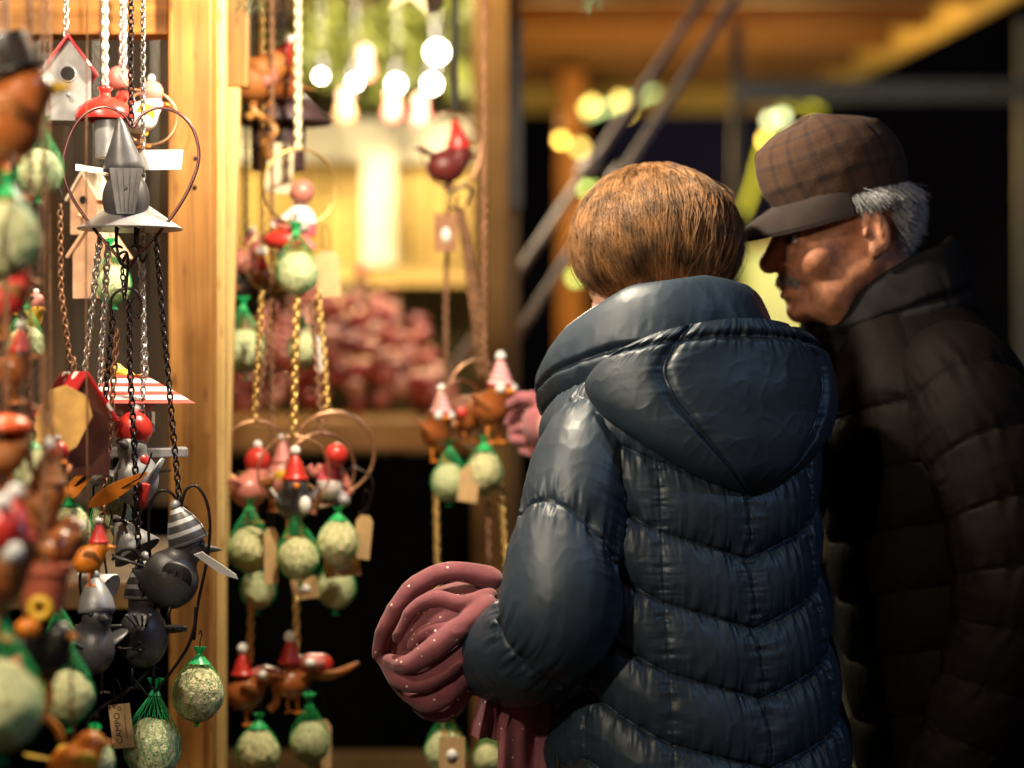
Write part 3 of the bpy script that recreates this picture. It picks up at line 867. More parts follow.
MSEC = [(.68, 0, -.01, .225, .15), (.85, 0, 0, .232, .158), (1.0, 0, .01, .238, .165), (1.15, 0, .03, .24, .168), (1.27, 0, .05, .23, .16),
        (1.35, 0, .065, .205, .142), (1.41, 0, .08, .15, .118), (1.455, 0, .095, .105, .1), (1.5, 0, .1, .085, .085)]
def man_puff(th, z, P0):
    kz = ((z + .02 * np.cos(th * 2)) / .082) % 1.0
    dh = np.minimum(kz, 1 - kz) * .082
    dv = np.full_like(z, 9.)
    for q_ in (100, 180):
        for sg in (-1, 1): dv = np.minimum(dv, np.abs((th - sg * R(q_) + math.pi) % (2 * math.pi) - math.pi) * .19)
    yoke = np.abs(z - 1.33 - .02 * np.cos(th)); dh = np.minimum(dh + (z > 1.335) * .03, yoke)
    pf = .009 * pill(dh, .038) * (.8 + .2 * pill(dv, .03))
    return pf + wrinkle(th * .19, dh, 90, .0018, 81, .016) * np.clip(dh / .003, 0, 1) + creases(P0, 83, .0026) * np.clip(dh / .01, 0, 1)
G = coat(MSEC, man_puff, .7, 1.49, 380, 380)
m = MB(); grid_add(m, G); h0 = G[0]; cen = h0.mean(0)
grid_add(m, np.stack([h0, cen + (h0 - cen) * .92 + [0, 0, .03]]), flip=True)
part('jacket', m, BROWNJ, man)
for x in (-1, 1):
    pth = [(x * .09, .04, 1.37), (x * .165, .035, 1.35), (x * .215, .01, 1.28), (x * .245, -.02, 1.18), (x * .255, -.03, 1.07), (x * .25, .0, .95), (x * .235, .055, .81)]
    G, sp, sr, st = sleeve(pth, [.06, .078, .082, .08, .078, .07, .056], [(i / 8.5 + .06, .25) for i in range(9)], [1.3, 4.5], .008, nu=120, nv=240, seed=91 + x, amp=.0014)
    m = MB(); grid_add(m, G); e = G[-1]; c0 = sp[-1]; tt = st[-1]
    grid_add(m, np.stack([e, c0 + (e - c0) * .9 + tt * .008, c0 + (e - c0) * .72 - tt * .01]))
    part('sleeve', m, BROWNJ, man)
# stand-up collar with a knitted lining edge
def man_collar():
    nu, nv = 200, 50
    th = np.linspace(-R(166), R(166), nu); T, Vv = np.meshgrid(th, np.linspace(0, 1, nv)); a = np.abs(np.degrees(T))
    rt = np.interp(a, [0, 70, 120, 166], [.088, .09, .1, .116]); rb = np.interp(a, [0, 70, 120, 166], [.1, .12, .13, .13])
    zt = np.interp(a, [0, 70, 120, 166], [1.562, 1.53, 1.482, 1.445]); zb = np.interp(a, [0, 70, 120, 166], [1.44, 1.41, 1.38, 1.355])
    for arr in (rt, rb, zt, zb):
        for _ in range(14): arr[:, 1:-1] = .25 * arr[:, :-2] + .5 * arr[:, 1:-1] + .25 * arr[:, 2:]
    d1 = np.minimum(np.abs(Vv - .45) * .12, 1)
    rr = rb + (rt - rb) * Vv + .016 * np.sqrt(np.clip(1 - (2 * Vv - 1) ** 2, 0, 1)) - .006 * np.exp(-(d1 / .006) ** 2)
    z = zb + (zt - zb) * Vv
    rr = rr + wrinkle(T * .1, d1, 100, .003, 97, .02)
    cy = .095 + .02 * Vv
    G = np.stack([np.sin(T) * rr, cy - np.cos(T) * rr, z], -1)
    inn = np.stack([np.sin(th) * (rt[-1] - .03), cy[-1] - np.cos(th) * (rt[-1] - .03), zt[-1] - .06], -1)
    return np.concatenate([G, np.stack([G[-1] + (inn - G[-1]) * .2 + [0, 0, .006], G[-1] + (inn - G[-1]) * .5 + [0, 0, .006], inn])])
m = MB(); grid_add(m, man_collar())
part('collar', m, DARKCLOTH, man)
legs(man, None, 1.02)

# flat cap
PL = None
def plaid(name):
    m, nt, b = new_mat(name); L = nt.links.new
    uv = N(nt, 'ShaderNodeUVMap'); sp = N(nt, 'ShaderNodeSeparateXYZ'); L(uv.outputs[0], sp.inputs[0])
    acc = None
    for ax, f, w, off in (('X', 1, .26, 0), ('Y', 1, .22, .1), ('X', 1, .05, .5), ('Y', 1, .05, .55)):
        mu = N(nt, 'ShaderNodeMath', operation='MULTIPLY_ADD'); mu.inputs[1].default_value = f; mu.inputs[2].default_value = off; L(sp.outputs[ax], mu.inputs[0])
        fr = N(nt, 'ShaderNodeMath', operation='FRACT'); L(mu.outputs[0], fr.inputs[0])
        lt = N(nt, 'ShaderNodeMath', operation='LESS_THAN'); lt.inputs[1].default_value = w; L(fr.outputs[0], lt.inputs[0])
        sc = N(nt, 'ShaderNodeMath', operation='MULTIPLY'); sc.inputs[1].default_value = .34 if w > .1 else .2; L(lt.outputs[0], sc.inputs[0])
        if acc is None: acc = sc
        else:
            ad = N(nt, 'ShaderNodeMath', operation='ADD'); L(acc.outputs[0], ad.inputs[0]); L(sc.outputs[0], ad.inputs[1]); acc = ad
    tc = N(nt, 'ShaderNodeTexCoord'); no = N(nt, 'ShaderNodeTexNoise'); no.inputs['Scale'].default_value = 260; no.inputs['Detail'].default_value = 4; L(tc.outputs['Object'], no.inputs['Vector'])
    ad = N(nt, 'ShaderNodeMath', operation='MULTIPLY_ADD'); ad.inputs[1].default_value = .35; L(no.outputs['Fac'], ad.inputs[0]); L(acc.outputs[0], ad.inputs[2])
    rp = N(nt, 'ShaderNodeValToRGB'); rp.color_ramp.elements[0].position = .1; rp.color_ramp.elements[0].color = (.05, .021, .009, 1)
    rp.color_ramp.elements[1].position = .85; rp.color_ramp.elements[1].color = (.014, .006, .005, 1)
    L(ad.outputs[0], rp.inputs['Fac']); L(rp.outputs['Color'], b.inputs['Base Color']); b.inputs['Roughness'].default_value = .95
    bp = N(nt, 'ShaderNodeBump'); bp.inputs['Strength'].default_value = .5; bp.inputs['Distance'].default_value = .001; L(no.outputs['Fac'], bp.inputs['Height']); L(bp.outputs[0], b.inputs['Normal'])
    return m
CAPM = HMm @ Matrix.Translation((0, -.004, .053)) @ Matrix.Rotation(R(-12), 4, 'X')
def cap_fn():
    nu, nv = 180, 70
    ph = np.linspace(0, 2 * math.pi, nu); v = np.linspace(0, 1, nv); PH, Vv = np.meshgrid(ph, v)   # ph 0 = back
    # profile: band rising, bulging, closing over the crown
    rr = np.interp(v, [0, .06, .2, .4, .6, .8, .93, 1], [.97, 1.0, 1.07, 1.06, .93, .64, .3, .0])
    zz = np.interp(v, [0, .06, .2, .4, .6, .8, .93, 1], [0, .012, .037, .069, .098, .116, .122, .122])
    for _ in range(8):
        rr[1:-1] = .25 * rr[:-2] + .5 * rr[1:-1] + .25 * rr[2:]; zz[1:-1] = .25 * zz[:-2] + .5 * zz[1:-1] + .25 * zz[2:]
    fr = -np.cos(PH)   # +1 at the front
    x = np.sin(PH) * .083 * rr[:, None]; y = (-np.cos(PH) * .099) * rr[:, None] + .0
    z = zz[:, None] * (1 - .10 * np.clip(fr, 0, 1) * Vv - .17 * np.clip(-fr, 0, 1) * Vv) - .012 * np.clip(-fr, 0, 1) * (1 - Vv)
    y = y + .012 * zz[:, None] / .12
    pan = np.abs(((PH * 6 / (2 * math.pi)) % 1) - .5) * 2
    sm = 1 - .015 * np.exp(-((1 - pan) / .03) ** 2)
    q3 = np.stack([x, y, z], -1)
    w = 1 + .02 * vnoise(q3, 28, 12) + .008 * vnoise(q3, 70, 13)
    G = np.stack([x * sm * w, y * sm * w, z], -1)
    uv = np.stack([PH * .098 / .034, np.cumsum(np.concatenate([[0], np.hypot(np.diff(rr) * .1, np.diff(zz))]))[:, None] / .036 + 0 * PH], -1)
    inn = np.stack([np.sin(ph) * .076, -np.cos(ph) * .098, 0 * ph + .02], -1)
    return G, uv, inn
G, uv, inn = cap_fn()
m = MB(); grid_add(m, G, uv.reshape(-1, 2)); grid_add(m, np.stack([G[0], inn]), np.zeros((2 * len(inn), 2)), flip=True)
m.V = [tf(np.concatenate(m.V), CAPM)]
cap = part('cap', m, plaid('brown_check'), man)
# peak
def peak():
    nu, nv = 60, 26
    a = np.linspace(-R(76), R(76), nu); v = np.linspace(0, 1, nv); A, Vv = np.meshgrid(a, v)
    x0 = np.sin(A) * .081; y0 = np.cos(A) * .096
    ext = .088 * np.cos(A * 1.18) ** .7
    x = x0 * (1 + .02 * Vv); y = y0 + ext * Vv
    z = .012 - .018 * Vv - .014 * (np.sin(A) ** 2) * Vv - .006 * Vv ** 2
    top = np.stack([x, y, z + .003], -1); bot = np.stack([x, y, z - .003], -1)
    return top, bot
t_, b_ = peak(); m = MB()
uvp = np.stack([t_[..., 0] / .021, t_[..., 1] / .024], -1).reshape(-1, 2)
grid_add(m, t_, uvp); grid_add(m, b_, uvp, flip=True); grid_add(m, np.stack([t_[-1], b_[-1]]), np.zeros((2 * t_.shape[1], 2)))
m.V = [tf(np.concatenate(m.V), CAPM)]
part('peak', m, pmat('dark_tweed', (.018, .010, .009), rough=.95, bump=.6, bscale=500), cap)

# grey hair under the cap, eyebrows, moustache
GREYH = hair_mat('grey_hair', (.36, .36, .38), .35, .42)
def hairs(n, root, direc, ln, r, jit=.3, kp=7, curl=.25, seed=0):
    """root(n) -> points, direc(points) -> unit vectors, in head coordinates"""
    g = np.random.default_rng(seed); p = root(g, n); d = direc(p); d = d + g.normal(0, jit, d.shape); d /= np.linalg.norm(d, axis=1, keepdims=True)
    l = ln * g.uniform(.6, 1.15, n); t = np.linspace(0, 1, kp)
    c = np.array([0, -.2, -1.]) * curl
    S = p[:, None] + d[:, None] * (l[:, None] * t)[..., None] + (l[:, None] * t ** 2)[..., None] * c * .6
    return S
m = MB()
def root_side(g, n):
    a = g.uniform(R(70), R(290), n)       # around the head from the face, open at the face
    z = g.uniform(-.05, .062, n)
    zlow = np.interp(np.degrees(np.abs(a - math.pi)), [0, 50, 64, 72, 110], [-.058, -.038, -.02, .05, .045]); z = zlow + (z + .05) / .112 * (.060 - zlow)
    k = np.sqrt(np.clip(1 - ((z - .045) / .086) ** 2, .05, 1))
    return np.stack([np.sin(a) * .0765 * k, -.012 + np.cos(a) * .0915 * k, z], -1)
def dir_side(p):
    o = p - np.array([0, -.012, .045]); o[:, 2] *= .2; o /= np.linalg.norm(o, axis=1, keepdims=True)
    return o * .16 + np.array([0, -.34, -.5])
S = hairs(4200, root_side, dir_side, .028, .0006, .16, 7, .25, 4); strands_mb(m, tf(S.reshape(-1, 3), HMm).reshape(S.shape), .00065)
part('hair', m, GREYH, man)
m = MB()
def root_m(g, n):
    x = g.uniform(-.03, .03, n); return np.stack([x, .1035 - (np.abs(x) / .03) ** 2 * .016, -.052 - (np.abs(x) / .03) ** 2 * .010 + g.uniform(-.004, .004, n)], -1)
S = hairs(300, root_m, lambda p: np.stack([p[:, 0] * 14, .45 + 0 * p[:, 0], -.9 + 0 * p[:, 0]], -1), .0095, .0005, .2, 5, .4, 6)
strands_mb(m, tf(S.reshape(-1, 3), HMm).reshape(S.shape), .00055)
part('moustache', m, hair_mat('dark_grey_hair', (.24, .22, .20), .35, .5), man)
m = MB()
def root_b(g, n):
    x = g.uniform(.012, .048, n) * g.choice([-1, 1], n); return np.stack([x, .0945 - (np.abs(x) - .012) * .32, .024 + .1 * (np.abs(x) - .012) + g.uniform(-.004, .004, n)], -1)
S = hairs(500, root_b, lambda p: np.stack([np.sign(p[:, 0]) * .8, .5 + 0 * p[:, 0], .1 + 0 * p[:, 0]], -1), .011, .0005, .25, 5, .2, 8)
strands_mb(m, tf(S.reshape(-1, 3), HMm).reshape(S.shape), .0005)
part('eyebrows', m, GREYH, man)
# ================================================================== ORNAMENTS
RAIL_Y = -70   # everything hangs from rails just above the picture
def rz(Y): return CZ - (RAIL_Y - 384) / F * Y

C_DARK = pmat('blackened_wire', (.035, .028, .03), rough=.35, metal=.8, var=.2, bump=0)
C_STEEL = pmat('zinc_chain', (.62, .62, .6), rough=.3, metal=.9, var=.15, bump=0)
C_GOLD = pmat('brass_chain', (.72, .48, .17), rough=.3, metal=.9, var=.2, bump=0)
C_RUST = pmat('rusty_chain', (.30, .15, .08), rough=.5, metal=.6, var=.4, bump=0)
C_COPPER = pmat('copper_wire', (.60, .34, .2), rough=.3, metal=.9, var=.2, bump=0)
M_RED = pmat('red_enamel', (.52, .03, .022), rough=.32, var=.2, scale=60, bump=.05, coat=.3)
M_PINK = pmat('pink_enamel', (.6, .2, .17), rough=.4, var=.2, scale=60, bump=.05)
M_WHITE = pmat('white_enamel', (.78, .76, .72), rough=.45, var=.06, bump=.05)
M_FELT = pmat('white_felt', (.82, .8, .76), rough=.95, var=.06, bump=.6, bscale=900, sheen=.3)
M_GREY = pmat('dark_grey_tin', (.095, .092, .098), rough=.42, metal=.35, var=.35, scale=50, bump=.1)
M_GREYL = pmat('pale_grey_tin', (.33, .33, .34), rough=.42, metal=.3, var=.2, scale=50, bump=.1)
M_BROWN = pmat('brown_glaze', (.30, .085, .02), rough=.28, var=.45, scale=40, bump=.1, coat=.4)
M_MAROON = pmat('maroon_glaze', (.13, .02, .018), rough=.4, var=.3, bump=.1)
M_RUSTY = pmat('rusted_tin', (.36, .12, .024), rough=.6, var=.5, scale=70, bump=.3)
M_ORANGE = pmat('orange_enamel', (.75, .22, .015), rough=.4, var=.2, bump=.05)
M_YELLOW = pmat('yellow_enamel', (.8, .48, .04), rough=.4, var=.15, bump=.05)
M_BLACK = pmat('black_enamel', (.014, .013, .014), rough=.35, var=.2, bump=0)
M_CARD = pmat('kraft_card', (.56, .36, .17), rough=.85, var=.12, scale=90, bump=.3, bscale=600)
M_CARDL = pmat('pale_card', (.74, .62, .42), rough=.85, var=.08, scale=90, bump=.2, bscale=600)
M_INK = pmat('brown_ink', (.03, .015, .01), rough=.8, bump=0)
M_NET = pmat('green_net', (.02, .48, .14), rough=.35, var=.25, scale=60, bump=0, spec=.6)
M_ROOFDOT = dots('red_roof_white_dots', (.5, .02, .025), (.8, .75, .72), 60, .5, rough=.45, keep=.8)
M_SOFTPINK = pmat('dusty_pink_glaze', (.50, .17, .13), rough=.35, var=.25, bump=.05)
STRIPED = stripes('grey_striped_tin', (.06, .06, .064), (.42, .42, .43), 5.2, 'Z', .45, .62, .2)
STR_RW = stripes('red_white_striped', (.55, .05, .035), (.75, .7, .66), 95, 'Z', .45, .45)
HATSTRIPE = stripes('pink_white_knit', (.62, .09, .12), (.8, .7, .68), 7, 'Z', .8, .6)
SUET = []
def suet(name, base):
    m, nt, b = new_mat(name); L = nt.links.new
    tc = N(nt, 'ShaderNodeTexCoord'); vo = N(nt, 'ShaderNodeTexVoronoi'); vo.inputs['Scale'].default_value = 7; L(tc.outputs['Object'], vo.inputs['Vector'])
    no = N(nt, 'ShaderNodeTexNoise'); no.inputs['Scale'].default_value = 5; no.inputs['Detail'].default_value = 8; L(tc.outputs['Object'], no.inputs['Vector'])
    rp = N(nt, 'ShaderNodeValToRGB'); c = np.array(base)
    rp.color_ramp.elements[0].position = .28; rp.color_ramp.elements[0].color = (*(c * [.72, .7, .58]), 1); rp.color_ramp.elements[1].position = .6; rp.color_ramp.elements[1].color = (*c, 1)
    L(no.outputs['Fac'], rp.inputs['Fac'])
    sp = N(nt, 'ShaderNodeSeparateColor'); L(vo.outputs['Color'], sp.inputs[0])
    k = N(nt, 'ShaderNodeMath', operation='LESS_THAN'); k.inputs[1].default_value = .16; L(sp.outputs[0], k.inputs[0])
    dd = N(nt, 'ShaderNodeMath', operation='LESS_THAN'); dd.inputs[1].default_value = .33; L(vo.outputs['Distance'], dd.inputs[0])
    mu = N(nt, 'ShaderNodeMath', operation='MULTIPLY'); L(k.outputs[0], mu.inputs[0]); L(dd.outputs[0], mu.inputs[1])
    mix = N(nt, 'ShaderNodeMix', data_type='RGBA'); L(mu.outputs[0], mix.inputs['Factor']); L(rp.outputs['Color'], mix.inputs['A']); mix.inputs['B'].default_value = (*(c * [.3, .22, .15]), 1)
    L(mix.outputs['Result'], b.inputs['Base Color']); b.inputs['Roughness'].default_value = .7
    n2 = N(nt, 'ShaderNodeTexNoise'); n2.inputs['Scale'].default_value = 11; n2.inputs['Detail'].default_value = 6; L(tc.outputs['Object'], n2.inputs['Vector'])
    bp = N(nt, 'ShaderNodeBump'); bp.inputs['Strength'].default_value = .4; bp.inputs['Distance'].default_value = .08; L(n2.outputs['Fac'], bp.inputs['Height']); L(bp.outputs[0], b.inputs['Normal'])
    return m
M_SUET = suet('suet', (.80, .74, .42))
M_SUETG = suet('greenish_suet', (.74, .75, .44))

# ---- fat ball in a green net (unit radius)
def ball_mesh(mat, seed, name):
    V, fs = sphere((0, 0, 0), 1, 56, 40)
    n = vnoise(V, 1.6, seed) * .07 + vnoise(V, 4.5, seed + 1) * .045 + np.abs(vnoise(V, 10, seed + 2)) * .04
    m = MB(); m.add(V * (1 + n)[:, None] * [1, 1, 1.04], fs); return m.mesh(name, mat)
BALLS = [ball_mesh(M_SUET, 1, 'suet_ball'), ball_mesh(M_SUETG, 5, 'suet_ball'), ball_mesh(M_SUET, 9, 'suet_ball')]
def net_mesh():
    prof_z = [-1.28, -1.2, -1.12, -1.04, -.8, -.4, 0, .4, .75, 1.0, 1.25, 1.45, 1.55, 1.62, 1.75, 1.85]
    prof_r = [.16, .05, .10, .32, .70, .98, 1.07, .98, .80, .62, .40, .2, .11, .11, .2, .26]
    m = MB(); k = 13; n = 40
    t = np.linspace(0, 1, n); ii = np.linspace(0, len(prof_z) - 1, n)
    z = np.interp(ii, range(len(prof_z)), prof_z); r = np.interp(ii, range(len(prof_z)), prof_r)
    S = []
    for sgn in (1, -1):
        for j in range(k):
            a = 2 * math.pi * j / k + sgn * t * 2.6
            rr = r * (1 + .03 * np.sin(3 * a + 2))
            S.append(np.stack([rr * np.cos(a), rr * np.sin(a), z], -1))
    strands_mb(m, np.array(S), .0085, 1.0)
    # the gathered neck is dense plastic film
    m.add(*lathe([(.45, 1.18), (.3, 1.32), (.17, 1.46), (.10, 1.56), (.10, 1.64), (.2, 1.78), (.24, 1.86)], 14))
    m.add(*lathe([(.02, -1.3), (.11, -1.25), (.05, -1.17), (.1, -1.08)], 10))
    return m.mesh('net', M_NET)
NET = net_mesh()
def pear_net():
    z = np.array([-1.4, -1.26, -1.14, -1.05, -.8, -.4, 0, .4, .8, 1.2, 1.6, 1.95, 2.1, 2.2, 2.35, 2.5]); r = np.array([.2, .05, .1, .32, .72, .99, 1.07, 1.0, .86, .64, .38, .17, .1, .1, .18, .27])
    m = MB(); n = 44; t = np.linspace(0, 1, n); ii = np.linspace(0, len(z) - 1, n); zz = np.interp(ii, range(len(z)), z); rr = np.interp(ii, range(len(z)), r); S = []
    for sgn in (1, -1):
        for j in range(20):
            a = 2 * math.pi * j / 20 + sgn * t * 2.2; q_ = rr * (1 + .05 * np.sin(3 * a + 1) * (zz > .4))
            S.append(np.stack([q_ * np.cos(a) + .06 * np.sin(zz * 1.6) * (zz > .8), q_ * np.sin(a), zz], -1))
    strands_mb(m, np.array(S), .009, 1.0)
    # creased film where the bag is drawn together
    a = np.linspace(0, 2 * math.pi, 40); pr = [(.2, 1.9), (.11, 2.08), (.1, 2.2), (.2, 2.36), (.3, 2.52)]
    G = np.array([[((rr_ * (1 + .3 * math.sin(7 * q_)) * math.cos(q_)) + .06 * math.sin(zz_ * 1.6), rr_ * (1 + .3 * math.sin(7 * q_)) * math.sin(q_), zz_) for q_ in a] for rr_, zz_ in pr])
    m.add(G.reshape(-1, 3), [gridfaces(len(pr), 40)]); return m.mesh('net', M_NET)
PEAR = pear_net(); PEARHOOK = mb(tube(catmull([(0, 0, 2.2), (0, 0, 2.6), (.12, 0, 2.8), (0, 0, 2.98), (-.12, 0, 2.85)], 6), .035, 6)).mesh('hook', C_DARK)
NBALL = [0]
HOOK = mb(tube(catmull([(0, 0, 1.6), (0, 0, 2.1), (.12, 0, 2.35), (0, 0, 2.55), (-.12, 0, 2.4)], 6), .035, 6)).mesh('hook', C_DARK)

def fat_ball(px, py, r, Y, label, kind=0, tilt=0, hook=True):
    c = P(px, py, Y); t = thing('fat_ball', label, 'fat ball', c, rng.uniform(0, 6), 'fat balls in green nets')
    s = PX(r, Y)
    part('suet', BALLS[kind % 3], None, t, sc=(s, s, s * rng.uniform(.98, 1.12)), rot=(0, tilt, 0))
    NBALL[0] += 1; pear = NBALL[0] % 3 != 1; tl = tilt + rng.uniform(-7, 7)
    part('net', PEAR if pear else NET, None, t, sc=(s * 1.02, s * 1.02, s * rng.uniform(.95, 1.08)), rot=(0, tl, 0))
    if hook: part('hook', PEARHOOK if pear else HOOK, None, t, sc=s, rot=(0, tl, 0))
    return t

# ---- price tags
def price_tag(px, py, w, h, Y, label, roll=0, yaw=0, mat=None, shape='house', text=None, sticker=False, loop=True):
    c = P(px, py, Y); t = thing('price_tag', label, 'price tag', c, 0, 'card tags on strings')
    w = PX(w, Y) / 2; h = PX(h, Y) / 2
    if shape == 'hex': o = [(-w, -h * .6), (-w * .5, -h), (w * .6, -h), (w, -h * .5), (w, h * .55), (w * .45, h), (-w * .5, h), (-w, h * .6)]
    elif shape == 'plain': o = [(-w, -h), (w, -h), (w, h), (-w, h)]
    else: o = [(-w, -h), (w, -h), (w, h * .72), (w * .5, h), (-w * .5, h), (-w, h * .72)]
    cd = part('card', mb(prism(o, .0012)), mat or M_CARD, t, rot=(0, roll, yaw), smooth=False)
    if loop: part('string', mb(tube(catmull([(0, 0, h * .8), (w * .35, 0, h * 1.3), (w * .2, 0, h * 2.0), (-w * .3, 0, h * 2.1), (-w * .3, 0, h * 1.35), (0, .001, h * .8)], 7), .0007, 5)), C_DARK, t, rot=(0, roll, yaw))
    if sticker: part('sticker', mb(prism([(w * .45 * math.cos(a), h * .4 * math.sin(a) - h * .1) for a in np.linspace(0, 6.28, 20)[:-1]], .0006)), M_WHITE, cd, loc=(0, -.0012, 0))
    if text:
        cu = bpy.data.curves.new('lettering', 'FONT'); cu.body = text; cu.size = h * .40; cu.align_x = 'CENTER'; cu.align_y = 'CENTER'; cu.extrude = .0001; cu.space_character = 1.05
        o = bpy.data.objects.new('lettering', cu); COL.objects.link(o)
        bpy.context.view_layer.update(); dg = bpy.context.evaluated_depsgraph_get()
        me = bpy.data.meshes.new_from_object(o.evaluated_get(dg)); bpy.data.objects.remove(o)
        Mt = Matrix.Translation((-w * .28, -.0009, -h * .08)) @ Matrix.Rotation(R(90), 4, 'X') @ Matrix.Rotation(R(90), 4, 'Z')
        me.transform(Mt); me.materials.clear()
        part('lettering', me, M_INK, cd)
        m = MB()
        for i in range(13): m.add(*box((w * .10, .0003, h * .05 * rng.uniform(.5, 1)), mx((w * .42, -.0009, -h * .55 + i * h * .085))))
        part('small_print', m, M_INK, cd, smooth=False)
        part('eyelet', mb(tube([(w * .16 * math.cos(a), -.0008, h * .8 + w * .16 * math.sin(a)) for a in np.linspace(0, 6.28, 14)[:-1]], .0005, 5, closed=True)), M_INK, cd)
    return t

# ---- birds, in a unit where the body is about one across; they face +y
def sdf_mesh(build, lo, hi, h, name):
    s = SDF(lo, hi, h); build(s); m = MB(); m.add(*s.surface()); return m.mesh(name)
def _robin(s):
    s.ell((0, -.02, 0), (.46, .54, .46), .1, (12, 0, 0)); s.ell((0, .36, .42), (.31, .31, .3), .22)
def _tin(s):
    s.ell((0, 0, -.02), (.42, .50, .52), .1, (20, 0, 0)); s.ell((0, .26, .56), (.28, .3, .28), .16); s.cap((0, -.4, .0), (0, -.62, .08), .16, .06, .1)
B_ROBIN = sdf_mesh(_robin, (-.7, -.8, -.7), (.7, .9, 1), .05, 'bird_body')
B_TIN = sdf_mesh(_tin, (-.7, -.9, -.8), (.7, .9, 1.1), .05, 'bird_body')
BEAK = mb(lathe([(.0, 0), (.10, .0), (.07, .12), (.0, .34)], 12, mx((0, 0, 0), (-90, 0, 0)))).mesh('beak')
def wing_geo(th=.05):
    o = catmull([(0, .3), (.22, .22), (.3, -.1), (.18, -.5), (.0, -.85), (-.16, -.5), (-.24, -.05), (-.16, .22)], 4, True)
    m = mb(prism(o, th))
    for k in (-.12, 0, .12): m.add(*tube([(k, -th * .6, .1), (k * 1.0, -th * .7, -.3), (k * .5, -th * .6, -.62)], .022, 5))
    return m.mesh('wing')
WING = wing_geo()
TAIL = None
def tail_geo():
    m = MB(); o = [(-.14, 0), (.14, 0), (.27, .62), (.2, .68), (-.2, .68), (-.27, .62)]
    m.add(*prism(o, .05, mx((0, 0, 0), (90, 0, 180))))
    for k in (-.15, -.05, .05, .15): m.add(*tube([(k * .6, -.06, .03), (k * 1.3, -.62, .03)], .024, 5))
    return m.mesh('tail')
TAIL = tail_geo()
def leg_geo():
    m = mb(tube([(0, 0, 0), (0, -.03, -.2), (0, .03, -.42)], .035, 6))
    for a in (-.5, 0, .5): m.add(*tube([(0, .03, -.42), (math.sin(a) * .2, .03 + math.cos(a) * .2, -.44)], .03, 5))
    m.add(*tube([(0, .03, -.42), (0, -.12, -.44)], .03, 5))
    return m.mesh('leg')
LEG = leg_geo()
SANTA = mb(lathe([(.30, 0), (.335, .02), (.34, .07), (.30, .10), (.27, .16), (.21, .36), (.12, .56), (.05, .68), (0, .7)], 20)).mesh('hat')
BALLM = mb(sphere((0, 0, 0), 1, 16, 10)).mesh('bobble')
CAPT = mb(lathe([(.30, -.06), (.34, -.05), (.345, .02), (.31, .2), (.22, .4), (.1, .58), (0, .62)], 22)).mesh('cap')
CONEHAT = mb(lathe([(.36, 0), (.37, .03), (.2, .35), (.06, .78), (0, .8)], 20)).mesh('hat')
TOPHAT = mb(lathe([(0, 0), (.5, .0), (.5, .05), (.3, .06), (.3, .55), (.28, .58), (0, .58)], 22)).mesh('top_hat')

def bird(parent, loc, s, kind='robin', yaw=0, pitch=0, roll=0, body=None, hat='santa', hatmat=None, beak=None, wing=None, wings=(40, 40), eyes=True, legs=True, bobble=None, hattilt=0, wingroll=0, label=None, tail=True):
    tin = kind == 'tin'
    body = body or (M_GREY if tin else M_BROWN)
    b = part('bird', B_TIN if tin else B_ROBIN, body, parent, loc=loc, rot=(pitch, roll, yaw), sc=s, label=label)
    hd = Vector((0, .26, .56)) if tin else Vector((0, .36, .42))
    part('beak', BEAK, beak or (M_GREY if tin else M_ORANGE), b, loc=hd + Vector((0, .26, 0)))
    if wings:
        for x, w in zip((-1, 1), wings):
            part('wing', WING, wing or (M_GREYL if tin else M_RUSTY), b, loc=(x * .42, .05, .12), rot=(w, wingroll * x, x * 78))
    if tail: part('tail', TAIL, wing or body, b, loc=(0, -.42, .12), rot=(-14, 0, 0))
    if legs:
        for x in (-1, 1): part('leg', LEG, C_DARK if tin else M_ORANGE, b, loc=(x * .17, .05, -.42))
    if eyes:
        for x in (-1, 1): part('eye', BALLM, M_BLACK if eyes is True else eyes, b, loc=hd + Vector((x * .19, .2, .07)), sc=.05 if eyes is True else .13)
    top = hd + Vector((0, -.02, .13))
    if hat == 'santa':
        part('hat', SANTA, hatmat or M_RED, b, loc=top, rot=(-hattilt, 0, 0)); part('bobble', BALLM, bobble or M_FELT, b, loc=top + Vector((0, -.0 + .72 * math.sin(-R(-hattilt)) * -1, .74)), sc=.13)
    elif hat == 'cap':
        part('cap', CAPT, hatmat or STRIPED, b, loc=top, rot=(hattilt, 0, 0)); part('bobble', BALLM, bobble or M_GREYL, b, loc=top + Vector((0, -.62 * math.sin(R(hattilt)), .64 * math.cos(R(hattilt)))), sc=.1)
    elif hat == 'cone':
        part('hat', CONEHAT, hatmat or M_GREY, b, loc=top, rot=(hattilt, 0, 0))
    elif hat == 'ball':
        part('hat', BALLM, hatmat or M_RED, b, loc=hd + Vector((0, -.02, .34)), sc=.36); part('bobble', BALLM, bobble or M_FELT, b, loc=hd + Vector((0, -.02, .76)), sc=.12)
    elif hat == 'top':
        part('top_hat', TOPHAT, hatmat or M_BLACK, b, loc=top + Vector((0, -.06, .10)), rot=(14, 0, 0), sc=.8)
    return b

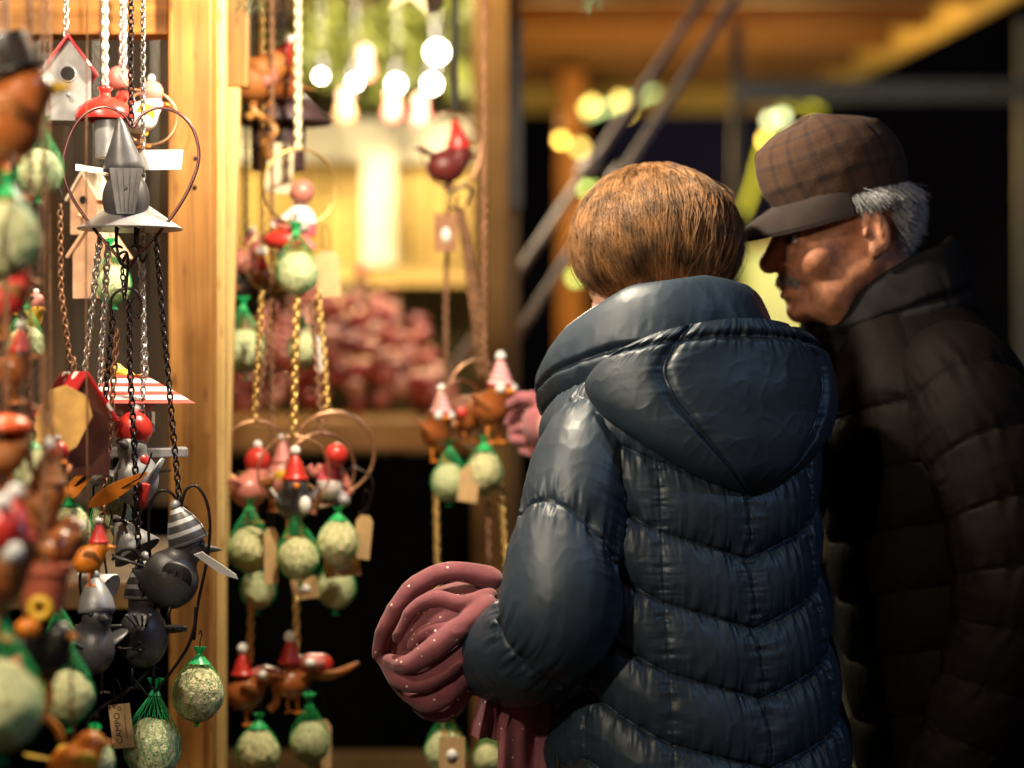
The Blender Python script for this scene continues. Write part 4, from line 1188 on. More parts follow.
class Hang:
    """a hanger and whatever is welded to it; its origin is the bearing (px, py) at Y"""
    def __init__(s, name, label, cat, px, py, Y, group=None):
        s.Y = Y; s.o = P(px, py, Y); s.t = thing(name, label, cat, s.o, 0, group)
    def p(s, px, py, dY=0): return P(px, py, s.Y + dY) - s.o
    def chain(s, pts, mat, link=9, wire=1.0, dY=0):
        m = MB(); chain_geo(m, [s.p(*q, *([] if len(q) > 2 else [dY])) for q in pts], PX(link, s.Y), PX(wire, s.Y)); return part('chain', m, mat, s.t)
    def up(s, px, py, mat, link=9, wire=1.0, dY=0):
        return s.chain([(px, RAIL_Y), (px, py)], mat, link, wire, dY)
    def ring(s, cx, cy, r, mat=None, wire=1.3, yaw=25, ry=None, name='wire_ring'):
        c = s.p(cx, cy); rr = PX(r, s.Y); y = R(yaw); rv = PX(ry or r, s.Y)
        pts = [c + Vector((rr * math.sin(a) * math.cos(y), rr * math.sin(a) * math.sin(y), rv * math.cos(a))) for a in np.linspace(0, 6.2832, 49)[:-1]]
        return part(name, mb(tube(pts, PX(wire, s.Y), 7, closed=True)), mat or C_COPPER, s.t)
    def wire(s, pts, mat=None, wire=1.5, name='wire', closed=False, n=8, cusp=False):
        q = [np.array(s.p(*a)) for a in pts]
        return part(name, mb(tube(catmull(q, n, closed), PX(wire, s.Y), 7, closed=closed)), mat or C_DARK, s.t)
    def bird(s, px, py, r, dY=0, **k): return bird(s.t, s.p(px, py, dY), PX(r * 2, s.Y), **k)
    def geo(s, name, mbd, mat, px, py, dY=0, rot=(0, 0, 0), sc=1, **k): return part(name, mbd, mat, s.t, loc=s.p(px, py, dY), rot=rot, sc=sc, **k)
    def tube(s, pts, r, mat, name='limb', seg=8): 
        q = [np.array(s.p(*a)) for a in pts]
        return part(name, mb(tube(catmull(q, 6), PX(r, s.Y), seg)), mat, s.t)

BR = 'bird hangers on wire rings'
GR = 'grey tin birds in knitted caps'
# ------------------------------------------------------------------ the grey tin bird in the heart, top left
h = Hang('heart_hanger', 'heart-shaped dark wire hanger with grey tin bird facing away, hung before the post', 'bird hanger', 131, 185, 3.08)
heart = [(133, 127), (124, 115), (105, 107), (84, 115), (69, 138), (63, 168), (71, 195), (87, 220), (105, 242), (119, 258), (128, 268), (137, 256), (158, 234), (178, 208), (192, 182), (199, 156), (193, 129), (178, 113), (158, 108), (142, 115)]
h.wire(heart, C_COPPER if False else pmat('purple_brown_wire', (.16, .07, .07), rough=.3, metal=.8, bump=0), 1.7, 'heart_wire', True)
h.up(131, 126, C_DARK, 9, 1.1)
h.bird(126, 198, 28, kind='tin', yaw=8, pitch=-4, hat=None, wings=None, tail=False, legs=True, eyes=False)
h.geo('hood', mb(lathe([(.021, -.002), (.027, 0), (.024, .012), (.014, .036), (.007, .056), (.002, .066), (0, .067)], 24)), M_GREY, 124, 170, -.012, rot=(10, -3, 0))
tp = [(-.011, -.03), (.011, -.03), (.021, .028), (-.021, .028)]
m = mb(prism(tp, .002)); [m.add(*tube([(k * .5, -.002, -.028), (k, -.002, .027)], .0011, 5)) for k in (-.013, -.0045, .0045, .013)]
h.geo('tail_panel', m, M_GREY, 126, 190, -.044, rot=(-8, 0, 4), smooth=False)
h.geo('wing_panel', mb(box((.058, .028, .0012), None, .0004)), M_WHITE, 160, 160, .01, rot=(70, 0, -8), smooth=False)
h.geo('wing_panel', mb(box((.044, .03, .0012), None, .0004)), M_WHITE, 93, 170, .005, rot=(20, 8, 12), smooth=False)
h.geo('cone_tray', mb(lathe([(0, .005), (.066, 0), (.067, .002), (.02, .034), (.006, .044), (0, .045)], 30)), M_GREYL, 130, 230, .02, sharp=40)
for x0 in (118, 139): h.wire([(x0, 228), (x0 - 2, 242), (x0 + 3, 262), (x0 + 8, 254)], C_DARK, 1.6, 'hook')
h.chain([(122, 268), (125, 300)], C_DARK, 8, 1.0)
# three long chains run on below the heart and carry the striped feeder
f = Hang('bird_feeder', 'hanging feeder with red and white striped roof and pale grey tray', 'bird feeder', 128, 400, 3.14, 'hanging bird feeders')
def pyramid(w, d, hh):
    V = np.array([(-w, -d, 0), (w, -d, 0), (w, d, 0), (-w, d, 0), (-w * .25, 0, hh), (w * .25, 0, hh)])
    m = MB(); m.add(V, [np.array([[0, 1, 5, 4], [2, 3, 4, 5]]), np.array([[1, 2, 5], [3, 0, 4]]), np.array([[0, 3, 2, 1]])]); return m
f.geo('roof', pyramid(.075, .05, .036), STR_RW, 131, 403, 0, rot=(0, 0, 18), smooth=False)
f.geo('seed_box', mb(box((.062, .05, .036), None, .001)), M_WHITE, 128, 418, 0, rot=(0, 0, 18), smooth=False)
f.geo('tray', mb(box((.105, .075, .012), None, .002)), M_GREYL, 146, 452, 0, rot=(0, 0, 10), smooth=False)
for a, b in (((100, 236), (84, 376)),): f.chain([a, b], C_STEEL, 9, 1.5)
f.chain([(108, 244), (100, 378)], C_STEEL, 9, 1.5)
f.chain([(140, 250), (146, 372), (144, 440)], C_STEEL, 9, 1.0)
f.bird(124, 380, 12, dY=.03, kind='robin', body=M_YELLOW, hat=None, yaw=80, wing=M_YELLOW)
# dark links with S hooks in front
g = Hang('wire_hook', 'blackened wire double hook with three dark chains, hung under the heart', 'hook', 127, 290, 3.06)
g.wire([(112, 318), (111, 300), (120, 290), (134, 290), (141, 302), (138, 318), (130, 308), (133, 296)], C_DARK, 1.5, 'hook_wire')
g.wire([(126, 268), (120, 262), (119, 255), (126, 252), (128, 262), (126, 292)], C_DARK, 1.5, 'hook_wire')
g.chain([(113, 312), (108, 370), (102, 432)], C_DARK, 9, 1.2); g.chain([(129, 300), (130, 370), (134, 440), (139, 560)], C_DARK, 9, 1.3); g.chain([(117, 330), (112, 400), (108, 455), (100, 540)], C_RUST, 9, 1.2)
# ------------------------------------------------------------------ red domed feeder, white chains
f = Hang('bird_feeder', 'red domed feeder on a pale twisted chain, behind the heart hanger', 'bird feeder', 105, 110, 3.22, 'hanging bird feeders')
f.geo('dome', mb(lathe([(.039, -.004), (.04, 0), (.036, .012), (.022, .022), (.007, .027), (.007, .034), (.011, .038), (0, .044)], 28)), M_RED, 105, 117, 0)
f.geo('tube_body', mb(lathe([(0, -.002), (.02, 0), (.021, .05), (0, .052)], 20)), M_GREYL, 110, 158, 0, sharp=40)
f.up(105, 85, pmat('pale_twist', (.72, .76, .66), rough=.4, metal=.4, bump=0), 8, 1.9)
r = Hang('bird_hanger', 'copper ring with white bellied bird in pink hat, behind the grey heart bird', 'bird hanger', 148, 115, 3.3, BR)
r.ring(150, 118, 27, C_COPPER, 1.4, 10); r.up(122, 78, C_STEEL, 8, 1.3); r.wire([(122, 78), (130, 88), (148, 91)], C_COPPER, 1.2)
r.bird(140, 118, 17, kind='robin', body=M_WHITE, hat='ball', hatmat=M_PINK, yaw=-70, wing=M_YELLOW)
h = Hang('bird_hanger', 'pink ball headed figurine on a pale chain between the two hanging birds', 'bird hanger', 121, 82, 3.34, BR)
h.geo('head', BALLM, M_PINK, 119, 78, 0, sc=PX(12, 3.34)); h.up(124, 68, C_STEEL, 8, 1.2)
h.geo('body', mb(lathe([(.004, -.05), (.018, -.045), (.02, -.02), (.008, 0)], 16)), M_RED, 124, 92)
# ------------------------------------------------------------------ birdhouses
def birdhouse(px, py, w, hgt, Y, label, body, roof, yaw=0, roof_drop=.3, hole=True, chain=C_STEEL, chain_to=None, thin=False):
    b = Hang('birdhouse', label, 'birdhouse', px, py, Y, 'small hanging birdhouses')
    W = PX(w, Y) / 2; H = PX(hgt, Y); D = W * 1.1
    o = [(-W, -H / 2), (W, -H / 2), (W, H * .12), (0, H / 2), (-W, H * .12)]
    bo = part('wall', mb(prism(o, D * 2)), body, b.t, rot=(0, 0, yaw), smooth=False)
    n = math.atan2(H * .38, W); L = math.hypot(W, H * .38) * 1.28
    for sx in (-1, 1):
        q = mx((sx * W * .62, -D * .08, H * .26 + .003), (0, sx * math.degrees(n), 0))
        part('roof', mb(box((L, D * 2.35, .0035), q, .001)), roof, b.t, rot=(0, 0, yaw), smooth=False)
    if hole:
        fr = mb(tube([(W * .34 * math.cos(a), -D - .001, H * .06 + W * .34 * math.sin(a)) for a in np.linspace(0, 6.28, 24)[:-1]], .0014, 6, closed=True))
        part('hole_rim', fr, body, b.t, rot=(0, 0, yaw))
        part('entrance_hole', mb(prism([(W * .32 * math.cos(a), H * .06 + W * .32 * math.sin(a)) for a in np.linspace(0, 6.28, 24)[:-1]], .001, mx((0, -D - .0008, 0)))), M_BLACK, b.t, rot=(0, 0, yaw), smooth=False)
        part('perch', mb(tube([(0, -D, -H * .2), (0, -D - .012, -H * .2)], .0018, 8), sphere((0, -D - .012, -H * .2), .0032, 10, 8)), body, b.t, rot=(0, 0, yaw))
    part('loop', mb(tube([(0 + .005 * math.cos(a), 0, H / 2 + .008 + .006 * math.sin(a)) for a in np.linspace(0, 6.28, 14)[:-1]], .001, 6, closed=True)), C_DARK, b.t)
    ct = RAIL_Y if chain_to is None else chain_to
    if thin: b.wire([(px, ct), (px, (ct + py) / 2), (px, py - hgt / 2 - 2)], C_DARK, .5, 'string')
    else: b.chain([(px, ct), (px, py - hgt / 2 - 4)], chain, 8, 1.1)
    return b
birdhouse(66, 82, 46, 82, 3.27, 'pale grey tin birdhouse with a spotted red roof and a round black hole', M_GREYL, M_ROOFDOT, 14)
birdhouse(92, 205, 30, 60, 3.36, 'pale peach paper birdhouse half hidden behind the grey heart bird', pmat('peach_card', (.62, .36, .22), rough=.8, bump=.1), pmat('cream_card', (.8, .66, .5), rough=.8, bump=.1), -20, thin=True)
birdhouse(100, 262, 40, 74, 3.34, 'cream birdhouse with orange roof low behind the grey heart bird', pmat('peach_card', (.62, .36, .22)), pmat('peach_card', (.62, .36, .22)), -12, thin=True, hole=False)
birdhouse(74, 425, 52, 100, 2.93, 'dark brown birdhouse with a spotted red roof behind a large blank amber tag', pmat('dark_brown_tin', (.12, .04, .025), rough=.45, bump=.1), M_ROOFDOT, 32, hole=False, chain=C_RUST, chain_to=358)
price_tag(62, 420, 52, 66, 2.86, 'large blank amber eight-sided tag in front of the brown birdhouse', roll=28, yaw=-8, mat=pmat('amber_card', (.62, .34, .09), rough=.7, bump=.1), shape='hex', loop=False)
# ------------------------------------------------------------------ red and grey birds under the striped feeder
r = Hang('bird_hanger', 'grey tin bird with glossy red hood and breast below the striped roof', 'bird hanger', 136, 470, 3.1, BR)
r.bird(136, 478, 26, kind='tin', body=M_GREYL, hat='ball', hatmat=M_RED, yaw=160, pitch=10, wing=M_GREYL, wings=(30, 70), wingroll=20)
r.geo('breast_patch', BALLM, M_RED, 139, 462, -.012, sc=(.014, .01, .012)); r.geo('scarf', mb(box((.012, .006, .034), None, .003)), M_RED, 143, 496, -.03, rot=(0, 14, 0))
r.up(143, 440, C_STEEL, 8, 1.0)
r = Hang('bird_hanger', 'small pale bird with pink head under the front edge of the striped roof', 'bird hanger', 99, 452, 3.12, BR)
r.bird(99, 468, 17, kind='tin', body=M_WHITE, hat='ball', hatmat=M_PINK, yaw=200, wing=M_GREY); r.chain([(100, 379), (99, 440)], C_STEEL, 8, 1.0)
r = Hang('leaf_ornament', 'curled orange tin leaf with dark vein beside the red hooded bird', 'ornament', 121, 489, 3.04)
lo = [(PX(a, 3.04), PX(b, 3.04)) for a, b in catmull([(-32, -18), (-12, -14), (14, 4), (26, 16), (14, 14), (-8, 6), (-26, -6)], 6, True)]
r.geo('leaf', mb(prism(lo, .002)), M_ORANGE, 121, 489, 0, rot=(0, 0, 14), smooth=False); r.tube([(95, 506), (112, 494), (140, 478)], .8, C_DARK, 'vein'); r.wire([(140, 478), (147, 466), (152, 452)], C_DARK, 1.0)
r = Hang('leaf_ornament', 'orange and black tin feather between the small pale bird and brown birdhouse', 'ornament', 82, 480, 3.06)
r.geo('leaf', mb(prism([(x * .8, z * 1.0) for x, z in lo], .002)), M_ORANGE, 82, 482, 0, rot=(0, -10, 10), smooth=False); r.tube([(64, 496), (84, 478), (104, 458)], 2.2, C_DARK, 'vein')
# ------------------------------------------------------------------ the grey trio
BIGW = [(178, 486)]
h = Hang('heart_hanger', 'grey tin bird in striped cap facing right, wings spread, on long dark chain', 'bird hanger', 172, 560, 3.06, GR)
h.wire([(181, 506), (170, 492), (158, 492), (150, 508), (149, 540), (153, 580), (160, 604)], C_DARK, 1.6, 'heart_wire')
h.wire([(181, 506), (186, 490), (196, 486), (206, 500), (210, 525), (207, 560), (198, 604), (194, 640)], C_DARK, 1.6, 'heart_wire')
h.chain([(156, 238), (158, 262), (163, 320), (172, 420), (180, 508)], C_DARK, 9, 1.2)
h.bird(170, 578, 29, kind='tin', yaw=-78, pitch=-6, hat='cap', hattilt=26, wing=M_GREY, wings=(50, 50), wingroll=10)
h.geo('wing_panel', mb(prism([(PX(a, 3.06), PX(b, 3.06)) for a, b in ((-20, 12), (-12, 15), (22, -9), (24, -14), (6, -8))], .0016)), M_WHITE, 214, 566, -.01, rot=(12, 0, 8), smooth=False)
h = Hang('heart_hanger', 'grey tin bird in a ringed cap seen from the back, lowest of the trio', 'bird hanger', 141, 630, 3.05, GR)
h.bird(143, 636, 30, kind='tin', yaw=4, pitch=-8, hat='cap', hattilt=6, wing=M_GREY, wings=(88, 88), wingroll=8, tail=True)
h.wire([(152, 602), (158, 640), (150, 668), (126, 692), (104, 706), (88, 722), (84, 745)], C_DARK, 1.7, 'heart_wire')
h.wire([(196, 606), (194, 628), (186, 650), (168, 676), (150, 698)], C_DARK, 1.7, 'heart_wire'); h.wire([(150, 698), (138, 684), (130, 676)], C_DARK, 1.7, 'heart_wire')
h.wire([(112, 560), (124, 550), (138, 554), (150, 590)], C_DARK, 1.6, 'heart_wire')
h.chain([(139, 560), (142, 596)], C_DARK, 9, 1.2)
h = Hang('heart_hanger', 'grey tin bird in a plain pale cap, leftmost of the grey trio', 'bird hanger', 93, 640, 3.0, GR)
h.bird(92, 646, 27, kind='tin', yaw=-150, pitch=0, hat='cap', hatmat=M_GREYL, hattilt=10, wing=M_GREY, wings=(60, 60))
h.wire([(108, 641), (120, 648), (133, 648)], C_DARK, 1.3, 'foot'); h.wire([(133, 648), (140, 642)], C_DARK, 1.6, 'foot'); h.wire([(133, 648), (141, 651)], C_DARK, 1.6, 'foot')
h.wire([(96, 548), (84, 560), (80, 580), (82, 600)], C_DARK, 1.5, 'heart_wire'); h.chain([(100, 520), (97, 560), (95, 600)], C_RUST, 9, 1.3)
def cone_roof(px, py, r, hh, Y, label, mat, tilt, yaw=0):
    c = Hang('cone_roof', label, 'ornament', px, py, Y, 'tin cone roofs on wires')
    R0 = PX(r, Y); H0 = PX(hh, Y)
    c.geo('cone', mb(lathe([(R0 * .96, 0), (R0, .001), (R0 * .52, H0 * .5), (R0 * .1, H0 * .96), (0, H0)], 26)), mat, px, py, 0, rot=(tilt * .3, tilt, yaw))
    c.geo('bobble', BALLM, mat, px, py, 0, rot=(0, 0, 0), sc=.001)
    return c
for args in ((138, 553, 26, 46, 3.1, 'pale grey tin cone tilted between the orange leaf and the ringed cap', M_GREYL, -34),
             (108, 592, 20, 40, 3.03, 'white tin cone tipped over above the plain capped grey bird', M_WHITE, -62)):
    px, py, r_, hh, Y, lb, mt, ti = args
    c = Hang('cone_roof', lb, 'ornament', px, py, Y, 'tin cone roofs on wires'); R0 = PX(r_, Y); H0 = PX(hh, Y)
    c.geo('cone', mb(lathe([(R0 * .96, 0), (R0, .001), (R0 * .52, H0 * .5), (R0 * .1, H0 * .96), (0, H0)], 26)), mt, px, py, 0, rot=(ti * .3, ti, 0))
    c.wire([(px, py - 10), (px - 3, py - 30), (px - 6, py - 52)], C_DARK, 1.2)
fat_ball(198, 694, 25, 3.06, 'fat ball in green net against the post, level with the plain grey bird', 0)
fat_ball(152, 748, 27, 3.05, 'fat ball in green net at the bottom edge beside the lettered tag', 1)
price_tag(121.5, 726, 22, 44, 3.02, 'small kraft tag reading CAMPO hung on a dark wire', roll=-7, yaw=-6, shape='plain', text='CAMPO')
fat_ball(112, 518, 20, 3.16, 'greenish fat ball behind the orange leaf under the striped feeder', 1)
fat_ball(70, 530, 21, 2.95, 'fat ball in green net under the brown birdhouse', 0)
price_tag(102, 545, 20, 34, 3.1, 'blank oval kraft tag under the curled orange leaf', roll=12, shape='hex')
fat_ball(113, 284, 17, 3.3, 'bright fat ball in green net just under the heart hanger', 1)
# ------------------------------------------------------------------ out-of-focus pieces nearest the lens, far left
r = Hang('bird_hanger', 'large brown bird in a black top hat with orange beak, blurred in the top corner', 'bird hanger', 12, 120, 2.4, BR)
r.bird(0, 128, 42, kind='robin', yaw=-80, pitch=6, hat='top', wing=M_RUSTY, beak=M_YELLOW, wings=(50, 50)); r.up(2, 70, C_RUST, 9, 1.5)
fat_ball(40, 172, 22, 2.72, 'fat ball in green net right below the bird in the top hat', 1)
fat_ball(4, 240, 34, 2.35, 'large pale fat ball cut by the edge, under the top-hatted bird', 0)
c = Hang('wire_hook', 'black wire hook with a long dark chain beside the large pale fat ball', 'hook', 22, 250, 2.8)
c.wire([(30, 178), (32, 160), (45, 158), (50, 172), (46, 190), (44, 205)], C_DARK, 1.6, 'hook_wire'); c.wire([(14, 180), (20, 210), (22, 250), (20, 275)], C_DARK, 1.8, 'hook_wire')
c.chain([(18, 275), (24, 340), (31, 420), (36, 475), (38, 520)], C_DARK, 10, 1.7)
c = Hang('wire_hook', 'thin rusty chain hanging down to the brown birdhouse', 'hook', 60, 290, 2.96)
c.wire([(58, 185), (62, 200), (57, 212)], C_DARK, 1.4, 'hook_wire'); c.chain([(60, 205), (61, 290), (70, 362)], C_RUST, 8, 1.1)
r = Hang('bird_hanger', 'orange-red mushroom capped bird cut by the edge, level with the amber tag', 'bird hanger', 6, 440, 2.45, BR)
r.geo('mushroom_cap', mb(lathe([(0, -.004), (.026, -.003), (.027, .002), (.018, .011), (0, .015)], 24)), pmat('orange_red', (.72, .1, .02), rough=.35), 6, 428, 0)
r.bird(6, 456, 20, kind='robin', yaw=-40, hat=None, body=M_RUSTY); r.up(6, 412, C_RUST, 9, 1.4)
r = Hang('bird_hanger', 'pair of brown rusty birds with white bobble hats, blurred above the terracotta pot', 'bird hanger', 40, 510, 2.5, BR)
r.bird(30, 516, 28, kind='robin', yaw=-100, body=M_RUSTY, hat='santa', hatmat=M_RUSTY); r.bird(58, 548, 22, kind='robin', yaw=-30, body=M_BROWN, hat=None, eyes=M_FELT)
r.up(30, 470, C_RUST, 9, 1.3); r.wire([(20, 400), (50, 420), (60, 470), (40, 520)], C_RUST, 2, 'wire_ring'); r.wire([(8, 430), (30, 460), (36, 520), (20, 560)], C_RUST, 2, 'wire_ring')
r = Hang('bird_hanger', 'red hatted bird with large white bobbles at the left edge, over the biggest fat ball', 'bird hanger', 4, 540, 2.3, BR)
r.bird(-8, 580, 34, kind='robin', yaw=-70, body=M_BROWN, hat='santa', hatmat=M_RED); r.geo('bobble', BALLM, M_FELT, 12, 552, -.03, sc=PX(12, 2.3)); r.geo('bobble', BALLM, M_FELT, 3, 502, -.03, sc=PX(9, 2.3)); r.geo('scarf', mb(lathe([(.012, -.02), (.022, -.018), (.015, .012), (.006, .022)], 16)), M_RED, 2, 528, -.02)
r.up(-8, 520, C_RUST, 9, 1.4)
r = Hang('bird_hanger', 'bird in a terracotta flowerpot with yellow eyes, left of the plain grey bird', 'bird hanger', 42, 600, 2.45, BR)
r.geo('flowerpot', mb(lathe([(0, -.026), (.019, -.025), (.025, .014), (.028, .015), (.028, .024), (.022, .024), (.02, .0), (0, 0)], 24)), pmat('terracotta', (.42, .10, .05), rough=.6), 44, 588, 0, sharp=40)
r.bird(46, 655, 24, kind='robin', yaw=-120, body=M_BLACK, hat=None, beak=M_ORANGE, wing=M_BLACK, legs=False)
r.geo('eye_ring', mb(tube([(.009 * math.cos(a), 0, .009 * math.sin(a)) for a in np.linspace(0, 6.28, 20)[:-1]], .0042, 8, closed=True)), M_YELLOW, 40, 608, -.03); r.geo('beak_flap', BALLM, M_ORANGE, 28, 628, -.03, sc=(.013, .008, .010))
for x in (38, 48): r.tube([(x, 675), (x + 1, 700), (x - 6, 722)], 4.5, M_ORANGE, 'leg')
r.tube([(44, 715), (30, 732), (22, 740)], 4, M_ORANGE, 'foot'); r.tube([(46, 716), (58, 730), (62, 742)], 4, M_ORANGE, 'foot'); r.up(44, 570, C_RUST, 9, 1.3)
fat_ball(0, 706, 41, 2.3, 'biggest fat ball in a green net, blurred at the bottom of the left edge', 0)
fat_ball(69, 696, 24, 2.62, 'fat ball in green net behind the orange bird legs', 0)
fat_ball(90, 762, 24, 2.75, 'fat ball in loose green net half cut by the bottom edge, left of the tag', 1, tilt=-30)
fat_ball(60, 640, 15, 2.8, 'small bright fat ball peeping out behind the flowerpot bird', 1)
r = Hang('bird_hanger', 'orange glazed bird blurred at the bottom edge under the orange legs', 'bird hanger', 72, 762, 2.5, BR)
r.bird(74, 766, 24, kind='robin', yaw=-60, body=M_ORANGE, hat=None, wing=M_YELLOW); r.wire([(74, 740), (72, 700), (70, 640)], C_RUST, 1.4)
for i, (px, py, r_, Y, kw, lb) in enumerate((
    (3, 300, 22, 2.5, dict(body=M_RED, hat='santa', yaw=-60), 'red bodied bird cut by the edge, above the mushroom capped bird'),
    (10, 372, 18, 2.6, dict(body=M_BROWN, hat='santa', hatmat=M_RED, yaw=-110), 'brown bird in red hat at the edge beside the long dark chain'),
    (52, 476, 16, 2.75, dict(body=M_RUSTY, hat='ball', hatmat=M_RED, yaw=-140), 'rusty bird with red ball hat below the brown birdhouse'),
    (88, 560, 15, 2.85, dict(body=M_ORANGE, hat='santa', hatmat=M_RED, yaw=-80), 'orange bird in a red hat left of the white tin cone'),
    (24, 668, 16, 2.5, dict(body=M_RED, hat=None, yaw=-70), 'red bird perched above the biggest fat ball'),
    (30, 320, 12, 2.9, dict(body=M_YELLOW, hat='ball', hatmat=M_PINK, yaw=-120), 'small yellow bird with pink hat beside the long dark chain'))):
    r = Hang('bird_hanger', lb, 'bird hanger', px, py, Y, BR); r.bird(px, py, r_, kind='robin', **kw); r.wire([(px, py - r_ * 1.6), (px - 2, (py + RAIL_Y) / 2), (px, RAIL_Y)], C_RUST, .8, 'cord')
fat_ball(26, 345, 18, 2.85, 'greenish yellow fat ball beside the long dark chain', 1, hook=False)
fat_ball(34, 470, 20, 2.6, 'blurred fat ball in green net below the mushroom capped bird', 1)
# ------------------------------------------------------------------ behind the post
r = Hang('bird_hanger', 'brown bird perched on curled wire claws, level with the dark cone roof', 'bird hanger', 255, 80, 3.75, BR)
r.bird(252, 80, 24, kind='robin', yaw=-80, pitch=-14, body=M_RUSTY, hat=None, wing=M_RUSTY, legs=False); r.geo('breast_patch', BALLM, M_PINK, 268, 76, -.02, sc=(.014, .012, .018)); r.up(250, 60, C_DARK, 8, 1.1)
r.wire([(252, 98), (255, 112), (268, 120), (275, 132), (266, 142), (270, 160)], pmat('amber_glaze', (.55, .24, .05), rough=.3), 4, 'claw'); r.wire([(255, 112), (248, 118)], MATS['amber_glaze'], 4, 'claw')
r = Hang('bird_hanger', 'bird in a tall red hat with white bobble, above the dark cone roof', 'bird hanger', 278, 66, 3.8, BR)
r.bird(282, 84, 17, kind='robin', yaw=60, pitch=28, body=M_BROWN, hat='santa', wing=M_RUSTY); r.up(274, 48, C_DARK, 7, .8)
c = Hang('birdhouse', 'dark purple-brown cone roofed birdhouse with a round grey porthole', 'birdhouse', 283, 112, 3.86, 'small hanging birdhouses')
c.geo('roof', mb(lathe([(0, -.001), (.076, 0), (.078, .003), (.045, .034), (.012, .068), (0, .072)], 28)), pmat('plum_tin', (.07, .035, .035), rough=.5), 283, 124, 0); c.geo('wall', mb(lathe([(0, -.075), (.042, -.074), (.044, 0), (0, .001)], 24)), MATS['plum_tin'], 278, 124, 0, sharp=40)
c.geo('porthole', mb(lathe([(0, .0), (.013, 0), (.013, .004), (0, .005)], 18)), M_GREYL, 277, 104, -.047, rot=(60, 0, 0)); c.up(283, 82, C_DARK, 7, 1)
price_tag(280, 168, 26, 50, 3.78, 'blank pale tag under the curled claws, top of the hanging row', roll=4, mat=M_CARDL)
r = Hang('bird_hanger', 'brass ring with sitting figurine, pink ball head and striped legs, on thick pale chain', 'bird hanger', 300, 186, 3.7, BR)
r.ring(300, 187, 38, C_GOLD, 1.6, 22); r.up(298, 149, pmat('cream_twist', (.8, .7, .45), rough=.4, metal=.3, bump=0), 8, 2.2)
r.geo('head', BALLM, M_SOFTPINK, 302, 192, -.01, sc=PX(12.5, 3.7)); r.geo('body', mb(lathe([(0, -.028), (.016, -.025), (.018, 0), (.008, .022), (0, .024)], 18)), M_WHITE, 300, 214, 0)
r.tube([(296, 208), (286, 218), (272, 226)], 4.5, M_WHITE, 'arm'); r.tube([(304, 208), (312, 220), (311, 236)], 4.5, HATSTRIPE, 'arm'); r.tube([(274, 222), (285, 226), (300, 224)], 5, M_SOFTPINK, 'leg'); r.tube([(300, 226), (306, 240), (314, 250)], 4.5, M_SOFTPINK, 'leg'); r.geo('lap_cushion', BALLM, M_RED, 285, 240, .0, sc=(.034, .02, .016))
fat_ball(297, 273, 20, 3.68, 'bright fat ball in green net right below the sitting figurine', 1)
price_tag(328, 274, 24, 46, 3.7, 'blank tan tag beside the bright fat ball of the sitting figurine', roll=-3, yaw=10)
r = Hang('bird_hanger', 'two little red hatted gnomes with white bobbles left of the bright fat ball', 'bird hanger', 264, 262, 3.78, BR)
for gx, gy in ((262, 268), (280, 272)):
    r.geo('gnome', mb(lathe([(0, -.034), (.018, -.03), (.017, -.01), (.010, 0), (0, .001)], 16)), M_BROWN, gx, gy, 0); r.geo('hat', SANTA, M_RED, gx, gy, 0, sc=.034); r.geo('bobble', BALLM, M_FELT, gx, gy - 17, 0, sc=PX(5.5, 3.78))
r.up(262, 246, C_GOLD, 7, 1.1); r.ring(272, 262, 30, C_GOLD, 1.1, 30)
r = Hang('bird_hanger', 'small dark glazed bird in shadow close to the post, above the pale fat ball', 'bird hanger', 248, 290, 3.84, BR)
r.bird(250, 296, 20, kind='robin', yaw=30, body=M_BLACK, hat=None, wing=M_BROWN); r.bird(245, 262, 14, kind='robin', yaw=-40, body=M_SOFTPINK, hat='ball', hatmat=M_PINK); r.up(246, 240, C_DARK, 7, 1)
fat_ball(245, 350, 20, 3.72, 'bright fat ball in green net touching the edge of the post', 1)
fat_ball(304, 348, 16, 3.76, 'small bright fat ball between two golden chains', 1)
price_tag(320, 354, 12, 36, 3.72, 'narrow white tag beside the small bright fat ball', mat=M_WHITE, shape='plain', yaw=40)
# the lower row on three rings
r = Hang('bird_hanger', 'copper ring next to the post, red ball hatted bird with white bobble', 'bird hanger', 252, 470, 3.62, BR)
r.ring(256, 458, 37, C_COPPER, 1.2, 20); r.chain([(262, 292), (257, 370), (254, 421)], C_GOLD, 8, 1.6); r.chain([(271, 300), (262, 380), (256, 421)], C_RUST, 7, 1.0)
r.bird(250, 490, 19, kind='robin', yaw=-30, body=M_SOFTPINK, hat='ball', hatmat=M_RED); r.tube([(236, 480), (226, 474), (214, 472)], 3.2, MATS['amber_glaze'], 'claw'); r.tube([(240, 496), (228, 492), (218, 498)], 3.2, MATS['amber_glaze'], 'claw')
r = Hang('bird_hanger', 'front copper ring with grey bird in a red hat, centre of the three-ring row', 'bird hanger', 293, 480, 3.56, BR)
r.ring(294, 472, 36, C_COPPER, 1.3, 12); r.chain([(297, 300), (295, 370), (294, 435)], C_GOLD, 9, 2.1)
r.bird(294, 502, 20, kind='robin', yaw=190, body=M_GREY, hat='santa', hatmat=M_RED, wing=M_GREY); r.geo('breast_patch', BALLM, M_WHITE, 305, 505, -.03, sc=(.009, .008, .013)); r.geo('face', BALLM, M_WHITE, 294, 478, -.025, sc=(.014, .01, .011))
r = Hang('bird_hanger', 'largest copper ring with red ball headed figurine in a pink striped jumper', 'bird hanger', 334, 470, 3.62, BR)
r.ring(334, 453, 41, C_COPPER, 1.7, 15); r.ring(321, 470, 37, C_COPPER, 1.4, 30); r.chain([(318, 290), (324, 350), (328, 412)], C_GOLD, 8, 1.6); r.chain([(311, 300), (318, 380), (322, 432)], C_RUST, 8, 1.3)
